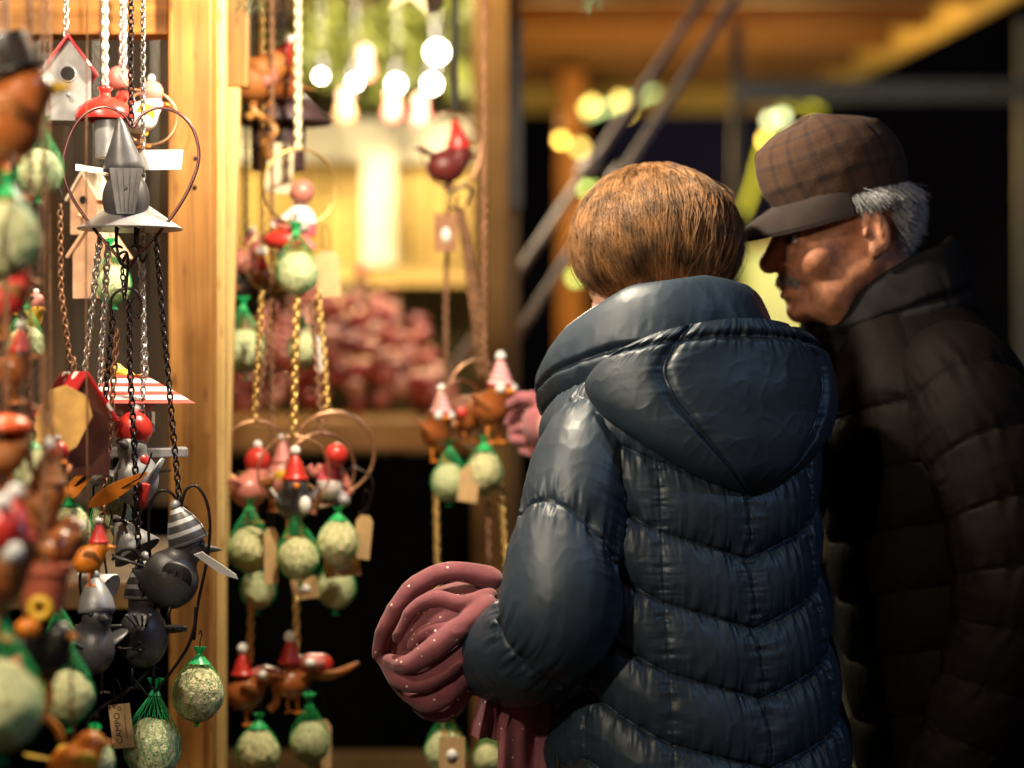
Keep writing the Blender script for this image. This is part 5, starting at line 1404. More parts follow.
r.geo('head', BALLM, M_RED, 336, 455, -.02, sc=PX(12, 3.62)); r.geo('body', mb(lathe([(0, -.03), (.018, -.026), (.02, 0), (.012, .022), (0, .03)], 18)), HATSTRIPE, 330, 480, 0)
r.tube([(322, 466), (314, 474), (308, 466)], 4.5, M_SOFTPINK, 'arm'); r.tube([(338, 468), (344, 478), (348, 488)], 4.5, M_SOFTPINK, 'arm'); r.tube([(326, 494), (316, 502), (312, 514)], 4.5, M_SOFTPINK, 'leg'); r.tube([(336, 492), (344, 496), (352, 490)], 4, M_SOFTPINK, 'leg')
r.geo('white_bird', B_ROBIN, M_GREYL, 343, 500, -.01, rot=(0, 0, 40), sc=.022); r.wire([(346, 472), (356, 468), (372, 480), (368, 506), (358, 514)], C_DARK, 1.1)
r = Hang('bird_hanger', 'pink hatted bird with yellow claws squeezed between the post ring and centre ring', 'bird hanger', 272, 478, 3.72, BR)
r.bird(272, 482, 17, kind='robin', yaw=-60, body=M_SOFTPINK, hat='santa', hatmat=M_PINK, wing=M_YELLOW); r.up(272, 440, C_RUST, 7, .9)
fat_ball(250, 550, 21, 3.6, 'large fat ball in green net nearest the post, below the three rings', 0)
fat_ball(298, 558, 20, 3.55, 'fat ball in green net under the grey bird with the red hat', 0)
fat_ball(338, 543, 20, 3.58, 'fat ball in green net under the red ball headed figurine', 0)
fat_ball(258, 590, 17, 3.7, 'fat ball hidden low behind the one nearest the post', 1)
fat_ball(336, 588, 19, 3.68, 'pale fat ball low behind the one of the red headed figurine', 1)
price_tag(271, 556, 16, 56, 3.56, 'folded tan tag against the fat ball nearest the post', yaw=35)
price_tag(363, 537, 18, 44, 3.6, 'tan tag standing out to the right of the three-ring row', roll=6, yaw=-18)
price_tag(342, 566, 36, 22, 3.62, 'tan tag with white sticker lying under the figurine fat ball', roll=-6, shape='plain', sticker=True)
price_tag(305, 588, 26, 22, 3.66, 'short tan tag with white sticker under the centre fat ball', roll=-8, shape='plain', sticker=True)
# bottom pair
for (px, py, nx, lb) in ((243, 676, -20, 'red hatted bird nearest the post in the bottom row, on a golden chain'), (290, 664, 30, 'red hatted bird with a brown wing stretched right, in the bottom row')):
    r = Hang('bird_hanger', lb, 'bird hanger', px, py, 3.62, BR)
    r.geo('hat', SANTA, M_RED, px, py, 0, sc=.055); r.geo('bobble', BALLM, M_FELT, px, py - 27, 0, sc=PX(6, 3.62)); r.bird(px + 2, py + 18, 18, kind='robin', yaw=-60 + nx, body=M_BROWN, hat=None, wing=M_RUSTY)
    r.geo('collar', BALLM, M_PINK, px + 22, py - 2, .0, sc=(.022, .018, .013)); r.geo('bow', BALLM, M_WHITE, px + 20, py - 1, -.02, sc=(.008, .008, .007)); r.chain([(px + 6 if px > 260 else px + 8, 598), (px + 7, py - 14)], C_GOLD, 9, 1.9)
    if px > 260:
        o = catmull([(-.036, -.006), (0, -.008), (.036, .012), (.034, .018), (0, .006), (-.03, .006)], 5, True); r.geo('outstretched_wing', mb(prism(o, .004)), M_RUSTY, 333, 674, 0, rot=(10, 0, 0))
        r.geo('sack', BALLM, M_RED, 320, 664, .01, sc=(.02, .018, .016))
    else: r.tube([(px + 30, py + 4), (px + 34, py + 24), (px + 26, py + 34)], 4, M_RUSTY, 'wing_tip')
fat_ball(258, 752, 21, 3.6, 'fat ball in green net at the bottom edge, beside the post', 0)
fat_ball(310, 742, 19, 3.6, 'bright oval fat ball at the bottom edge, right of its neighbour by the post', 1, tilt=10)
price_tag(322, 745, 20, 50, 3.64, 'dark tan tag behind the bright oval fat ball at the bottom edge', yaw=30)
# ------------------------------------------------------------------ centre: the dark bird and the pair in the woman's hand
r = Hang('bird_hanger', 'maroon bird with red hood in a thin wire ring, hung alone on a dark cord', 'bird hanger', 450, 160, 4.0, BR)
r.ring(451, 150, 30, C_COPPER, 1.2, 15, ry=38); r.tube([(455, RAIL_Y), (455, 20), (455, 112)], 3.5, pmat('dark_cord', (.03, .028, .02), rough=.9), 'cord')
r.bird(447, 166, 19, kind='robin', yaw=-50, pitch=-8, body=M_MAROON, hat='cone', hatmat=M_RED, beak=M_MAROON, wing=M_MAROON, legs=False, hattilt=20)
r.wire([(443, 184), (450, 192), (462, 186)], C_DARK, 1.5, 'hook'); r.wire([(452, 190), (448, 204), (455, 208), (458, 196)], C_DARK, 1.5, 'hook'); r.wire([(462, 186), (471, 190), (466, 206)], C_DARK, 1.5, 'hook')
r.chain([(457, 205), (466, 260), (474, 320), (480, 376)], C_RUST, 7, 1.4); r.chain([(462, 208), (472, 270), (482, 330), (488, 380)], C_RUST, 7, 1.4); r.chain([(448, 206), (446, 280), (446, 380)], C_RUST, 7, 1.2)
price_tag(446, 233, 22, 38, 3.96, 'brown tag with an oval white sticker under the maroon bird', mat=pmat('brown_card', (.28, .13, .06), rough=.8), shape='plain', sticker=True)
r = Hang('bird_hanger', 'pair of round brown birds in pink bobble hats held in the fingers of the woman', 'bird hanger', 465, 425, 3.82, BR)
r.ring(478, 404, 34, C_COPPER, 1.3, 20, ry=44); r.ring(460, 410, 30, C_COPPER, 1.1, 40)
for px, py, yw, rr_ in ((437, 432, -155, 17), (492, 408, -140, 20)):
    r.bird(px, py, rr_, kind='robin', yaw=yw, body=M_BROWN, hat='santa', hatmat=HATSTRIPE, eyes=M_FELT, wing=M_RUSTY)
r.bird(468, 420, 13, dY=.03, kind='robin', yaw=-150, body=M_BROWN, hat=None, wing=M_BLACK); r.geo('bow', BALLM, M_RED, 462, 413, -.04, sc=.009)
r.chain([(436, 490), (437, 540), (438, 600)], C_GOLD, 8, 1.7); r.chain([(488, 500), (489, 560)], C_RUST, 7, 1.2); r.chain([(501, 486), (505, 545), (508, 600)], C_GOLD, 8, 1.6); r.up(484, 362, C_RUST, 7, 1.2)
fat_ball(449, 482, 17, 3.82, 'fat ball in green net hanging left below the pair of brown birds', 1)
fat_ball(484, 472, 18, 3.8, 'fat ball in green net hanging right below the pair of brown birds', 0)
price_tag(469, 484, 20, 36, 3.78, 'tan tag between the two fat balls of the brown pair', roll=8)
r = Hang('bird_hanger', 'brown glazed bird half hidden under the pink scarf', 'bird hanger', 450, 704, 3.6, BR)
r.bird(448, 702, 18, kind='robin', yaw=-150, body=M_BROWN, hat='ball', hatmat=M_ORANGE, wing=M_RUSTY); r.wire([(450, 690), (444, 650), (440, 600)], C_DARK, 1)
fat_ball(446, 752, 20, 3.6, 'fat ball in green net behind a tan label, under the scarf', 1)
price_tag(452, 754, 26, 34, 3.5, 'tan tag with white sticker at the bottom edge under the scarf', shape='plain', sticker=True)
fat_ball(488, 760, 14, 3.62, 'small fat ball at the bottom edge, left of the hanging scarf ends', 0)
# ================================================================== SETTING
W_PINE = lambda ax: wood('pine_%d' % ax, (.38, .17, .032), ax, var=.5)
W_DARK = lambda ax: wood('stained_pine_%d' % ax, (.16, .08, .017), ax)
W_CREAM = lambda ax: wood('planed_pine_%d' % ax, (.64, .44, .17), ax, var=.15)
BLACK_CLOTH_SHADE = pmat('black_cloth_shade', (.003, .003, .003), rough=1, spec=0, bump=.3, bscale=60)  # far shelf cloth; also the under-counter shade put into colour on the left
ASPH = pmat('wet_asphalt', (.03, .03, .032), rough=.55, var=.4, scale=6, bump=.6, bscale=120, dist=.01)

g = part('ground', mb((np.array([(-60, -20, 0), (60, -20, 0), (60, 80, 0), (-60, 80, 0)]), [np.array([[0, 1, 2, 3]])])), ASPH, None, smooth=False); tag(g, kind='structure')

# ---- the stall on the left
st = thing('market_stall', 'pine market stall hung with bird ornaments, lamps under its roof', 'stall', (P(195, 384, 3.38).x, 3.38, 0))
so_ = Vector(st.location)
def sp_(name, geo, mat, smooth=False, **k):
    V, fs = geo; m = MB(); m.add(V - np.array(so_), fs); return part(name, m, mat, st, smooth=smooth, **k)
zt = 2.42
px0 = P(168, 0, 3.34).x; px1 = P(212, 0, 3.34).x; pw = px1 - px0
sp_('post', box((pw, pw, zt), mx(((px0 + px1) / 2, 3.34 + pw / 2, zt / 2)), .004), W_PINE(2))
for zz in (1.18, 1.62, 1.66): sp_('screw', sphere((px0 + pw * .5 + (zz - 1.4) * .03, 3.3395, zz), (.0032, .0012, .0032), 10, 6), C_DARK)
# the neighbouring upright, seen past the right edge, with a slanting facing board on it
xa = P(212, 0, 3.46).x
sp_('post', beam((P(209, 0, 3.5).x, 3.49, 0), (P(209, 0, 3.5).x + .002, 3.49, zt), .04, .05, .004), W_CREAM(2))
sp_('brace', beam(P(234, -90, 3.62), P(234, 88, 3.62), .045, .03, .003), W_PINE(2))
sp_('brace', beam(P(226, 560, 3.6) + Vector((-.012, 0, 0)), P(236, 88, 3.6) + Vector((-.008, 0, 0)), .024, .03, .003), W_CREAM(2))
# head beam over the counter, to the left of the post
zb = P(0, 35, 3.36).z
sp_('crossbeam', beam((px0 - 1.6, 3.385, zb + .05), (px0 - .001, 3.385, zb + .05), .06, .1, .004), W_PINE(0))
# hanging rails
for Yr in (2.4, 2.75, 3.07, 3.3, 3.6, 3.8, 4.0):
    sp_('hanging_rail', beam((-1.5 if Yr < 3.4 else px1 + .02, Yr, rz(Yr) + .012), (px0 - .05 if Yr < 3.4 else (.12 if Yr < 3.9 else .2), Yr, rz(Yr) + .012), .024, .024, .002), W_PINE(0))
for xr in (-1.45, -1.1, -.52): sp_('roof_joist', beam((xr, 1.7, zt - .25), (xr, 4.6, zt - .25), .05, .08, .003), W_PINE(1))
for k in range(10):
    sp_('roof_board', box((.185, 3.4, .022), mx((-1.6 + k * .19, 3.25, zt - .08), (0, 0, 0)), .002), W_PINE(1))
# back boards behind the left hand ornaments
for k in range(9):
    x = P(-60, 0, 4.5).x + k * .0 + k * (P(170, 0, 4.5).x - P(-60, 0, 4.5).x) / 8.0
    w_ = (P(170, 0, 4.5).x - P(-60, 0, 4.5).x) / 8.0
    zlo = P(0, 505, 4.5).z
    sp_('wall_board', box((w_ - .004, .02, zt - .1 - zlo), mx((x, 4.5 + .006 * (k % 2), (zt - .1 + zlo) / 2)), .002), (wood('brown_board', (.085, .042, .009), 2), wood('umber_board', (.04, .02, .005), 2), MATS['umber_board'])[(k * 2 + k // 3) % 3])
sp_('counter', box((2.2, 1.0, .04), mx((-1.62, 4.55 - .5, P(0, 508, 4.5).z - .02 - .06)), .004), W_DARK(0))
sp_('counter_shade_sheet', box((2.2, .02, P(0, 508, 4.5).z - .09), mx((-1.62, 4.1, (P(0, 508, 4.5).z - .09) / 2))), BLACK_CLOTH_SHADE)  # black sheet put where there is only shade under the open counter

# ---- the stall behind: display wall, shelf, heap of baubles
bs = thing('market_stall', 'lit stall behind with lattice display wall and a shelf of red baubles', 'stall', (P(390, 0, 6.2).x, 6.2, 0))
bo_ = Vector(bs.location)
def bp_(name, geo, mat, smooth=False, **k):
    V, fs = geo; m = MB(); m.add(V - np.array(bo_), fs); return part(name, m, mat, bs, smooth=smooth, **k)
xl, xr_ = P(225, 0, 5.4).x, P(520, 0, 5.4).x
ys = 5.25; zs = P(0, 421, ys).z
bp_('shelf', box((1.0, 1.0, .03), mx((P(330, 0, 5.75).x, 5.76, zs - .016)), .003), W_PINE(0))
bp_('shelf_edge', box((1.0, .03, PX(30, ys)), mx((P(330, 0, 5.25).x, ys - .016, zs - PX(15, ys))), .003), W_PINE(0))
bp_('skirting_cloth', box((1.05, .02, zs - PX(34, ys)), mx((P(330, 0, 5.3).x, ys + .03, (zs - PX(34, ys)) / 2))), BLACK_CLOTH_SHADE)
bp_('foot_board', box((1.4, .04, .05), mx((P(380, 0, 5.1).x, 5.0, P(0, 764, 5.0).z)), .004), W_DARK(0))
Yw = 6.7
LAT = pmat('yellow_painted_board', (.72, .50, .10), rough=.6, var=.12, scale=8, bump=.1)
WHITEP = pmat('white_painted_board', (.80, .70, .42), rough=.5, var=.05, bump=.1)
a = P(235, 122, Yw); b = P(482, 268, Yw)
bp_('display_board', box((b.x - a.x, .02, a.z - b.z), mx(((a.x + b.x) / 2, Yw, (a.z + b.z) / 2))), LAT)
for k in range(9):
    zz = b.z + (a.z - b.z) * (k + .5) / 9; bp_('lattice_slat', box((b.x - a.x, .012, .006), mx(((a.x + b.x) / 2, Yw - .017, zz)), .001), W_PINE(0))
for k in range(12):
    xx = a.x + (b.x - a.x) * (k + .5) / 12; bp_('lattice_slat', box((.006, .012, a.z - b.z), mx((xx, Yw - .030, (a.z + b.z) / 2)), .001), W_PINE(2))
bp_('white_header', box((b.x - a.x, .03, PX(42, Yw)), mx(((a.x + b.x) / 2, Yw - .06, a.z - PX(21, Yw))), .003), WHITEP)
bp_('white_upright', box((PX(34, Yw), .03, a.z - b.z), mx((P(381, 0, Yw).x, Yw - .092, (a.z + b.z) / 2)), .003), WHITEP)
bp_('bottom_rail', box((b.x - a.x + .05, .05, PX(20, Yw)), mx(((a.x + b.x) / 2, Yw - .06, b.z - PX(9, Yw))), .004), wood('yellow_pine', (.66, .42, .1), 0))
# posts and beams round it
Yp = 5.15
bp_('post', box((PX(42, Yp), .10, 2.7), mx((P(499, 0, Yp).x, Yp + .05, 1.35)), .005), W_DARK(2))
bp_('facing_board', box((PX(36, Yp), .03, 2.7), mx((P(491, 0, Yp).x, Yp - .03, 1.35)), .003), wood('amber_pine', (.30, .155, .028), 2))
bp_('grey_panel', box((PX(21, Yp), .02, PX(190, Yp)), mx((P(512, 0, Yp).x, Yp - .02, P(0, 115, Yp).z)), .002), pmat('dark_slate', (.05, .05, .055), rough=.6))
bp_('crossbeam', box((1.3, .07, PX(30, 7.2)), mx((P(290, 0, 7.2).x, 7.2, P(0, 62, 7.2).z)), .004), W_PINE(0))
bp_('crossbeam', box((1.3, .07, PX(20, 7.2)), mx((P(290, 0, 7.2).x, 7.2, P(0, 8, 7.2).z)), .004), W_DARK(0))
bp_('back_wall', box((1.3, .03, 2.6), mx((P(292, 0, 7.6).x, 7.6, 1.3))), wood('green_stained', (.20, .16, .03), 2))
bp_('roof_board', box((1.5, 3.0, .03), mx((P(230, 0, 6.3).x, 6.4, 2.75)), .003), W_DARK(0))

# baubles heaped on the shelf
BAUBLE = mb(sphere((0, 0, 0), 1, 18, 12)); bm_cols = [((.26, .028, .022), 'red'), ((.34, .085, .07), 'pink'), ((.42, .19, .14), 'blush'), ((.14, .018, .016), 'crimson')]
bmats = [pmat('glass_' + n, c, rough=.55, var=.3, scale=3, bump=0) for c, n in bm_cols]
BM = BAUBLE.mesh('bauble'); CAPB = mb(lathe([(.2, .96), (.22, 1.12), (.1, 1.16), (0, 1.16)], 10)).mesh('bauble_cap')
g2 = np.random.default_rng(3); placed = []
first = None
for k in range(900):
    u = g2.uniform(-1, 1); Yb = 5.36 + .6 * g2.uniform(0, 1); xb = P(338, 0, 5.6).x + u * .30
    top = .37 * max(0.05, 1 - abs(u + .1) ** 2.8) * (.42 + .58 * (Yb - 5.36) / .6)
    rb = g2.uniform(.015, .027)
    if len(placed) >= 270: break
    zb_ = zs + rb + max(0, top - rb) * g2.uniform(.0, 1.0) ** .45
    c = Vector((xb, Yb, zb_))
    if any((c - q_).length < .9 * (rb + r_) for q_, r_ in placed): continue
    placed.append((c, rb)); mi = int(g2.choice(4, p=[.3, .32, .2, .18]))
    lb = ('small glossy %s bauble in the blurred heap on the far shelf' % bm_cols[mi][1])
    t = thing('bauble', lb, 'bauble', c, 0, '%s baubles heaped on the far shelf' % bm_cols[mi][1])
    part('ball', BM, bmats[mi], t, sc=(rb, rb * g2.uniform(.7, 1), rb * g2.uniform(.6, 1.1)), rot=(g2.uniform(-60, 60), g2.uniform(-60, 60), 0)); part('cap', CAPB, C_GOLD, t, sc=rb, rot=(g2.uniform(-60, 60), g2.uniform(-60, 60), 0))
# moss tuft on top of the heap
def tuft(m, c, n, spread, size, gen):
    for _ in range(n):
        d = gen.normal(0, 1, 3); d /= np.linalg.norm(d); q_ = np.array(c) + d * np.array(spread) * gen.uniform(.2, 1) ** .5
        ax = gen.normal(0, 1, 3); ax /= np.linalg.norm(ax); bx = np.cross(ax, gen.normal(0, 1, 3)); bx /= np.linalg.norm(bx); L_ = size * gen.uniform(.6, 1.4)
        m.add(np.array([q_ - ax * L_, q_ + bx * L_ * .3, q_ + ax * L_, q_ - bx * L_ * .3]), [np.array([[0, 1, 2, 3]])])
LEAFY = pmat('fir_green', (.09, .098, .012), rough=.6, var=.5, scale=9, bump=0)
g3 = np.random.default_rng(5)
c = P(352, 296, 5.95); m = MB(); tuft(m, (0, 0, 0), 260, (.1, .06, .035), .018, g3)
t = thing('moss_tuft', 'bright green moss tuft on top of the red bauble heap', 'moss', c); part('foliage', m, LEAFY, t, smooth=False)
# garland along the top of the display
m = MB(); gy = 6.25; a = P(270, 40, gy)
for k in range(30):
    q_ = P(262 + 222 * g3.uniform(), 10 + 92 * g3.uniform() ** 1.3, gy + g3.uniform(-.05, .2)) - a; tuft(m, q_, 60, (.07, .06, .05), .026, g3)
t = thing('fir_garland', 'thick olive green fir garland along the top of the lit display', 'garland', a); part('foliage', m, LEAFY, t, smooth=False)
# small pink figures in the garland
for px, py, lb in ((365, 62, 'pink felt figure hanging highest in the green garland'), (345, 105, 'peach felt figure in the garland left of the middle light bulb'), (393, 104, 'pale pink felt figure under the garland, middle of three'), (421, 110, 'pale pink felt figure under the garland beside the maroon bird')):
    h = Hang('felt_figure', lb, 'ornament', px, py, 6.14, 'felt figures in the garland')
    h.geo('body', mb(lathe([(0, -.03), (.02, -.026), (.024, -.005), (.016, .018), (.010, .03), (0, .034)], 16)), (M_PINK, pmat('peach_felt', (.62, .34, .16), rough=.9))[py == 105], px, py + 6, 0); h.geo('head', BALLM, pmat('blush_felt', (.66, .36, .3), rough=.9), px, py - 9, 0, sc=.017); h.wire([(px, py - 16), (px, py - 34)], C_DARK, .6, 'loop')
def lamp(name, loc, power, col, rad, label=None, shade=True):
    l = bpy.data.lights.new(name, 'POINT'); l.energy = power; l.color = col; l.shadow_soft_size = rad
    o = bpy.data.objects.new(name, l); COL.objects.link(o); o.location = loc
    return o
# light bulbs over the display
BULB = emit('lamp_glass', (1, .93, .78), 26)
def bulb(px, py, r_, Y, label, power, strength=None):
    h = Hang('light_bulb', label, 'light bulb', px, py, Y, 'bare bulbs over the display')
    h.geo('glass', BALLM, BULB, px, py, 0, sc=PX(r_, Y)); h.geo('socket', mb(lathe([(0, .0), (.012, .002), (.014, .03), (.006, .045), (0, .046)], 14)), M_BLACK, px, py - r_, 0)
    l = lamp('bulb_light', h.p(px, py) + Vector((0, -.0, -PX(r_, Y) - .012)), power, (1, .88, .64), .015); l.parent = h.t
    h.wire([(px, py - r_ - 14), (px + 1, py - r_ - 40), (px, min(-20, py - r_ - 60))], M_BLACK, 1, 'cable')
bulb(321, 76, 4.2, 5.95, 'smallest bulb, leftmost in the row over the display', 5)
bulb(355, 82, 5.0, 5.95, 'oval bulb second in the row over the display', 5)
bulb(396, 84, 6.5, 5.95, 'round bulb in the middle over the display', 5)
bulb(432, 84, 7.0, 5.9, 'bulb just below the highest bulb, beside the dark cord', 5)
bulb(437, 52, 9.0, 5.9, 'largest and highest bulb, beside the dark cord', 5)

# ---- stall roof with braces further right
rs = thing('stall_roof', 'open plank canopy with pale fascia sloping over the dark market lane', 'canopy', (P(660, 0, 9.5).x, 9.5, 0))
ro_ = Vector(rs.location)
def rp_(name, geo, mat, smooth=False, **k):
    V, fs = geo; m = MB(); m.add(V - np.array(ro_), fs); return part(name, m, mat, rs, smooth=smooth, **k)
zr = 2.76; dx = -.113
def edge_x(Y): return P(960, 0, 8.87).x + dx * (Y - 8.87)
k = 0; Yy = 7.6
while Yy < 11.35:
    w_ = .27; x0 = -.25; x1 = edge_x(Yy + w_ / 2) - .02
    rp_('roof_plank', box((x1 - x0, w_ - .014, .025), mx(((x0 + x1) / 2, Yy + w_ / 2, zr + .018 + .012 * (k % 2))), .002), W_PINE(0)); Yy += w_; k += 1
rp_('verge_board', beam((edge_x(7.6), 7.6, zr - .03), (edge_x(11.4), 11.4, zr - .03), .05, .15, .004), wood('olive_pine', (.62, .5, .17), 1))
rp_('fascia', box((edge_x(11.4) + .25, .03, .15), mx(((edge_x(11.4) - .25) / 2, 11.42, zr - .06)), .004), wood('olive_pine_0', (.62, .54, .2), 0))
for Yj in (7.9, 8.5, 9.1, 9.7, 10.3, 10.9): rp_('joist', box((edge_x(Yj) + .2, .07, .075), mx(((edge_x(Yj) - .3) / 2, Yj, zr - .036)), .003), W_DARK(0))
rp_('post', box((.11, .11, zr - .1), mx((P(571, 0, 10.2).x, 10.2, (zr - .1) / 2)), .005), W_PINE(2))
GREYROD = pmat('galvanised_pole', (.20, .16, .14), rough=.6, metal=.1)
for a, b, lb in ((P(712, -14, 5.6), P(500, 300, 5.6), 'slanting grey pole crossing behind the lights, nearer the post'), (P(740, -8, 5.4), P(530, 316, 5.4), 'slanting grey pole that ends behind the auburn hair')):
    t = thing('brace_pole', lb, 'pole', b, 0, 'slanting canopy poles'); L_ = a - b
    a2 = b + L_ * 1.25; b2 = b - L_ * 1.05
    part('pole', mb(tube([b2 - b, a2 - b], .010, 12)), GREYROD, t); part('clamp', mb(lathe([(.013, -.03), (.024, -.028), (.024, .028), (.013, .03)], 14, Matrix(Matrix.Translation(L_ * .42)) @ L_.to_track_quat('Z', 'Y').to_matrix().to_4x4())), GREYROD, t)

# ---- lights on the far side
AMB = emit('amber_led', (1, .74, .16), 6); GRN = emit('lime_led', (.68, 1, .22), 4.5); WARMW = emit('cool_led', (.8, 1, .6), 5)
def string(name, label, pts, Y, mats, r=.017, cat='light string'):
    h = Hang(name, label, cat, pts[0][0], pts[0][1], Y, 'strings of festive lights')
    h.wire([(a, b) for a, b in pts], M_BLACK, .8, 'cable')
    for i, (a, b) in enumerate(pts): h.geo('bulb', BALLM, mats[i % len(mats)], a, b, -.01, sc=r)
string('light_string', 'string of amber lights running down the far post', [(592, 104), (588, 108), (580, 148), (588, 189), (576, 277)], 10.0, [AMB, AMB, AMB, GRN, GRN], .019)
string('light_string', 'string of yellow lights beside the slanting lime tube', [(620, 100), (626, 112)], 10.1, [AMB], .018)
t = Hang('light_tube', 'slanting lime-white light tube under the far canopy', 'light tube', 620, 104, 10.3); t.tube([(582, 117), (600, 110), (656, 92)], 2.2, emit('soft_lime', (.7, 1, .4), 2.2), 'tube'); t.tube([(576, 76), (576, 98)], 3.6, pmat('cap_grey', (.2, .2, .2)), 'bracket'); t.wire([(600, 108), (604, 60)], M_BLACK, .7, 'cable')
t = Hang('light_tube', 'upright pale light tube above the amber string', 'light tube', 576, 86, 10.2); t.tube([(575, 76), (576, 100)], 3.4, emit('dim_lime', (.7, .8, .4), 1.2), 'tube'); t.wire([(575, 76), (575, 50)], M_BLACK, .7, 'cable')
# glowing tube added in place of the lit leaves behind the man's cap
t = Hang('leaf_glow_tube', 'lime rope light arching behind the checked cap', 'leaf glow', 780, 110, 9.6)
t.tube([(822, 112), (806, 104), (792, 103), (778, 116), (764, 146), (753, 186), (742, 214), (724, 238)], 2.4, emit('lime_leaf_glow', (.50, .66, .06), .5), 'tube'); t.wire([(806, 104), (806, 60)], M_BLACK, .7, 'cable')
string('light_string', 'white festive lights beside the peak of the checked cap', [(770, 120), (782, 117)], 9.5, [WARMW], .016)
# a far lit booth seen between the two heads
bt = thing('market_booth', 'pale lit booth seen between the two heads', 'booth', (P(780, 0, 12).x, 12, 0))
part('front_board', mb(box((PX(70, 12), .04, 1.5), mx((0, 0, .95 + .75 - .45)), .004)), WHITEP, bt, smooth=False)
part('corner_post', mb(box((PX(14, 12), .08, 2.0), mx((-PX(40, 12), -.04, 1.0)), .004)), wood('lime_pine', (.42, .42, .06), 2), bt, smooth=False)
part('roof', mb(box((PX(110, 12), .5, .05), mx((0, -.1, 2.03)), .004)), W_DARK(0), bt, smooth=False)
# dark things at the back
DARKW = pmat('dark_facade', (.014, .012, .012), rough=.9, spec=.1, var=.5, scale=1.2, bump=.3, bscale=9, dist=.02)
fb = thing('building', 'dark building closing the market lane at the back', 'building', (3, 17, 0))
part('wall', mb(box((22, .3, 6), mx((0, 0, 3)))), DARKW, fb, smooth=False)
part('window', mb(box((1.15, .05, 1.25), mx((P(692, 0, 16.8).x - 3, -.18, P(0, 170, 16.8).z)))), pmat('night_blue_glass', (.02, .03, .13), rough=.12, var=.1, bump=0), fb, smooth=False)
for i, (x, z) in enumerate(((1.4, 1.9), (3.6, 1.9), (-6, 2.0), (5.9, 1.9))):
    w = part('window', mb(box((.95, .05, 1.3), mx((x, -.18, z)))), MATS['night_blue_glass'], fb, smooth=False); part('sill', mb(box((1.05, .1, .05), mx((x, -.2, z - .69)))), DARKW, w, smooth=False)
sc_ = thing('scaffold_frame', 'dark steel frame with long crossbar behind the man', 'frame', (P(1020, 0, 7.4).x, 7.4, 0))
STEEL = pmat('dull_steel', (.07, .075, .08), rough=.6, metal=.3)
xx = P(1020, 0, 7.4).x
part('crossbar', mb(box((P(1100, 0, 7.4).x - P(735, 0, 7.4).x, .05, PX(22, 7.4)), mx(((P(1100, 0, 7.4).x + P(735, 0, 7.4).x) / 2 - xx, 0, P(0, 92, 7.4).z)), .004)), STEEL, sc_, smooth=False)
part('upright', mb(box((.035, .04, 2.45), mx((0, -.05, 1.225)), .004)), STEEL, sc_, smooth=False)
part('upright', mb(box((.035, .04, 2.45), mx((P(738, 0, 7.4).x - xx, .05, 1.225)), .004)), pmat('black_steel', (.02, .02, .02), rough=.6), sc_, smooth=False)

# ---- sprigs, star and cone at the top of the picture
def sprig(px, py, Y, label, n=60, spread=.03, seed=1):
    gq = np.random.default_rng(seed); h = Hang('fir_sprig', label, 'fir sprig', px, py, Y, 'fir sprigs on the stall beam')
    m = MB(); S = []
    for _ in range(n):
        x0 = gq.uniform(-spread, spread); z0 = gq.uniform(0, .05); d = Vector((gq.normal(0, .6), gq.normal(0, .4), -1 + gq.normal(0, .25))).normalized()
        a = np.array([x0, 0, z0]); S.append(np.stack([a, a + np.array(d) * .012, a + np.array(d) * .024]))
    strands_mb(m, np.array(S), .0007); part('needles', m, pmat('fir_needle', (.04, .085, .04), rough=.5), h.t)
    part('twig', mb(tube([(-spread, 0, .03), (0, 0, .045), (0, 0, PX(py - RAIL_Y, Y))], .002, 6)), pmat('bark', (.09, .05, .025), rough=.9), h.t)
sprig(249, 8, 3.5, 'green fir sprig poking in at the top beside the post', 70, .022, 1)
sprig(592, 3, 3.6, 'tiny fir sprig poking in at the top above the auburn hair', 40, .012, 2)
h = Hang('paper_star', 'white folded star point at the top edge beside a pine cone', 'star', 420, -8, 3.9)
S_ = PX(34, 3.9); V = [(0, -.02, 0)]; 
for i in range(10):
    a = R(-62 + 36 * i); rr_ = S_ if i % 2 == 0 else S_ * .42; V.append((rr_ * math.cos(a), 0, rr_ * math.sin(a)))
V.append((0, .02, 0)); fs = [[0, 1 + i, 1 + (i + 1) % 10] for i in range(10)] + [[11, 1 + (i + 1) % 10, 1 + i] for i in range(10)]
m = MB(); m.add(V, [np.array(fs)]); h.geo('star', m, WHITEP, 412, -14, 0, smooth=False); h.wire([(412, -50), (412, RAIL_Y)], C_DARK, .8, 'string')
h = Hang('pine_cone', 'dark pine cone at the top edge beside the white star point', 'pine cone', 432, -4, 3.95)
m = MB()
for i in range(9):
    for j in range(8):
        a = j * math.pi / 4 + i * .4; rr_ = .016 * math.sin(math.pi * (i + 1) / 10.5); m.add(*sphere((math.cos(a) * rr_, math.sin(a) * rr_, -.022 + i * .005), (.006, .006, .003), 6, 4))
h.geo('scales', m, pmat('cone_brown', (.05, .025, .015), rough=.8), 432, -2, 0); h.wire([(432, -15), (432, RAIL_Y)], C_DARK, .8, 'string')

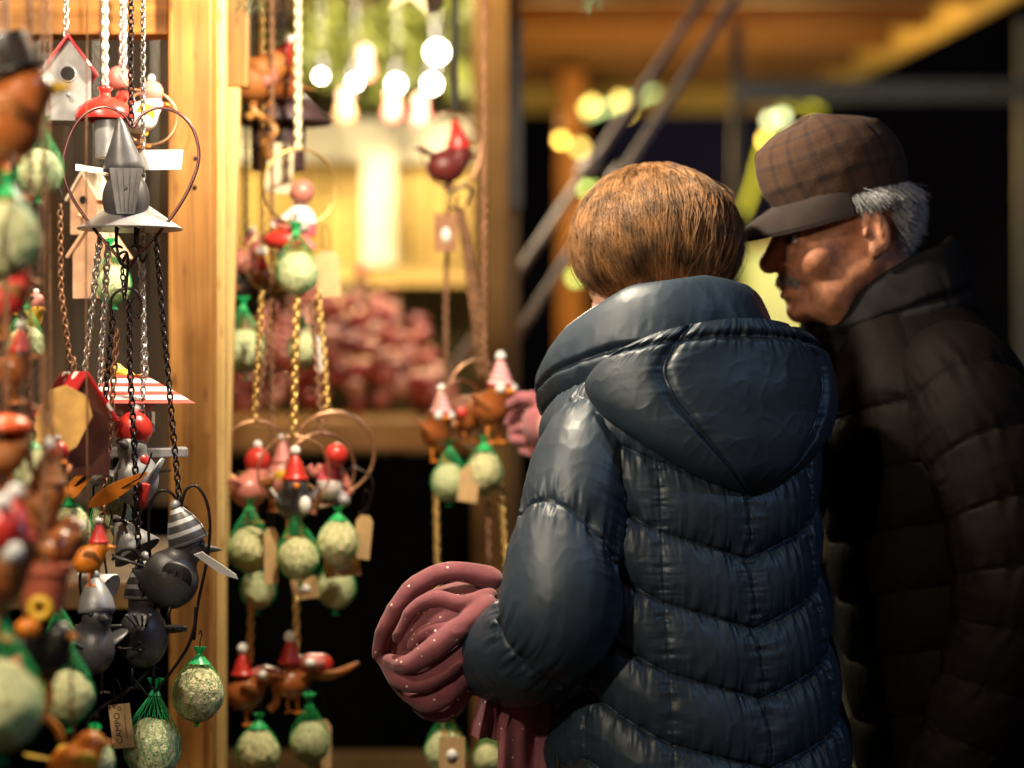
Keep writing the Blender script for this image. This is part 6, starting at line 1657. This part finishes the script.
# ================================================================== LAMPS
def pendant(loc, power, col, rad, label, shade=True):
    t = thing('pendant_lamp', label, 'lamp', loc, 0, 'pendant lamps under the stall roofs')
    if shade: part('shade', mb(lathe([(.075, -.005), (.078, 0), (.06, .04), (.02, .075), (.016, .1), (0, .1)], 24)), M_BLACK, t, loc=(0, 0, .035))
    part('bulb', mb(sphere((0, 0, .01), .022 if shade else .014, 16, 10)), BULB if shade else emit('amber_led', (1, .74, .16), 6), t, loc=(0, 0, .045))
    part('cable', mb(tube([(0, 0, .1), (0, 0, .34)], .004, 6)), M_BLACK, t)
    l = lamp('lamp_light', (0, 0, -.01), power, col, rad); l.parent = t
WARM = (1, .86, .63)
pendant((-.13, 3.12, 2.04), KEY, WARM, .035, 'black pendant lamp hung beside the post over the ornaments')
pendant((-.72, 2.58, 2.08), KEY8, WARM, .035, 'black pendant lamp hung over the grey tin birds, left of the post')
pendant((-.72, 1.72, 1.85), KEY9, WARM, .035, 'added unseen pendant lamp brightening the blurred birds at the near end')  # added lamp out of view, brightens the fronts of the nearest ornaments
pendant((-.85, 1.75, 2.15), KEY2, WARM, .035, 'black pendant lamp hung over the left end of the stall')
pendant((P(381, 0, 5.75).x, 5.75, P(0, -14, 5.75).z), KEY3, (1, .84, .55), .04, 'black pendant lamp hung in front of the white display upright')
pendant((P(370, 0, 5.0).x, 4.95, 2.3), KEY7, (1, .84, .58), .04, 'added unseen pendant lamp brightening the shelf of red baubles')  # no known lamp here; added out of view to light heap and garland
pendant((-.95, 3.95, 2.05), KEY4, (1, .72, .38), .04, 'black pendant lamp in front of the back boards')
pendant((P(760, 0, 9.2).x, 9.0, 2.2), KEY5 * .5, (1, .6, .2), .05, 'added bulb brightening the right end of the plank canopy', False)  # added bulb, stands in for the festive lights' glow on the planks
pendant((P(560, 0, 9.2).x, 9.0, 2.2), KEY5 * .5, (1, .6, .2), .05, 'added bulb brightening the plank canopy beside the slanting poles', False)  # second added bulb, put in to turn the canopy amber
pendant((P(800, 0, 11.6).x, 11.4, 1.98), KEY6, (.9, 1, .45), .05, 'black pendant lamp at the lit booth')

wd = bpy.data.worlds.new('World'); scene.world = wd; wd.use_nodes = True
nt = wd.node_tree; bg = nt.nodes['Background']
sky = nt.nodes.new('ShaderNodeTexSky'); sky.sky_type = 'NISHITA'; sky.sun_disc = False; sky.sun_elevation = R(.5); sky.sun_rotation = R(150)
nt.links.new(sky.outputs[0], bg.inputs['Color']); bg.inputs['Strength'].default_value = SKY
sl = bpy.data.lights.new('moon', 'SUN'); sl.energy = MOON; sl.color = (.35, .6, 1); sl.angle = R(2)
so2 = bpy.data.objects.new('moon', sl); COL.objects.link(so2)
so2.rotation_euler = Vector((-.75, .35, -.62)).to_track_quat('-Z', 'Y').to_euler()

cam = bpy.data.cameras.new('camera'); co = bpy.data.objects.new('camera', cam); COL.objects.link(co); scene.camera = co
co.location = (0, 0, CZ); co.rotation_euler = (R(90), 0, 0)
cam.sensor_width = 36; cam.lens = F / 1024 * 36; cam.clip_end = 300; cam.clip_start = .1
cam.dof.use_dof = True; cam.dof.focus_distance = 3.1; cam.dof.aperture_fstop = 85.5 / 46; cam.dof.aperture_blades = 0
scene.view_settings.view_transform = 'Standard'; scene.view_settings.look = 'None'; scene.view_settings.exposure = 0; scene.view_settings.gamma = 1
scene.render.engine = 'CYCLES'
cy = scene.cycles; cy.use_denoising = True; cy.max_bounces = 6; cy.diffuse_bounces = 3; cy.glossy_bounces = 3; cy.transmission_bounces = 2; cy.sample_clamp_indirect = 4; cy.sample_clamp_direct = 30; cy.caustics_reflective = False; cy.caustics_refractive = False
try: cy.denoiser = 'OPENIMAGEDENOISE'; cy.denoising_prefilter = 'ACCURATE'
except Exception: pass
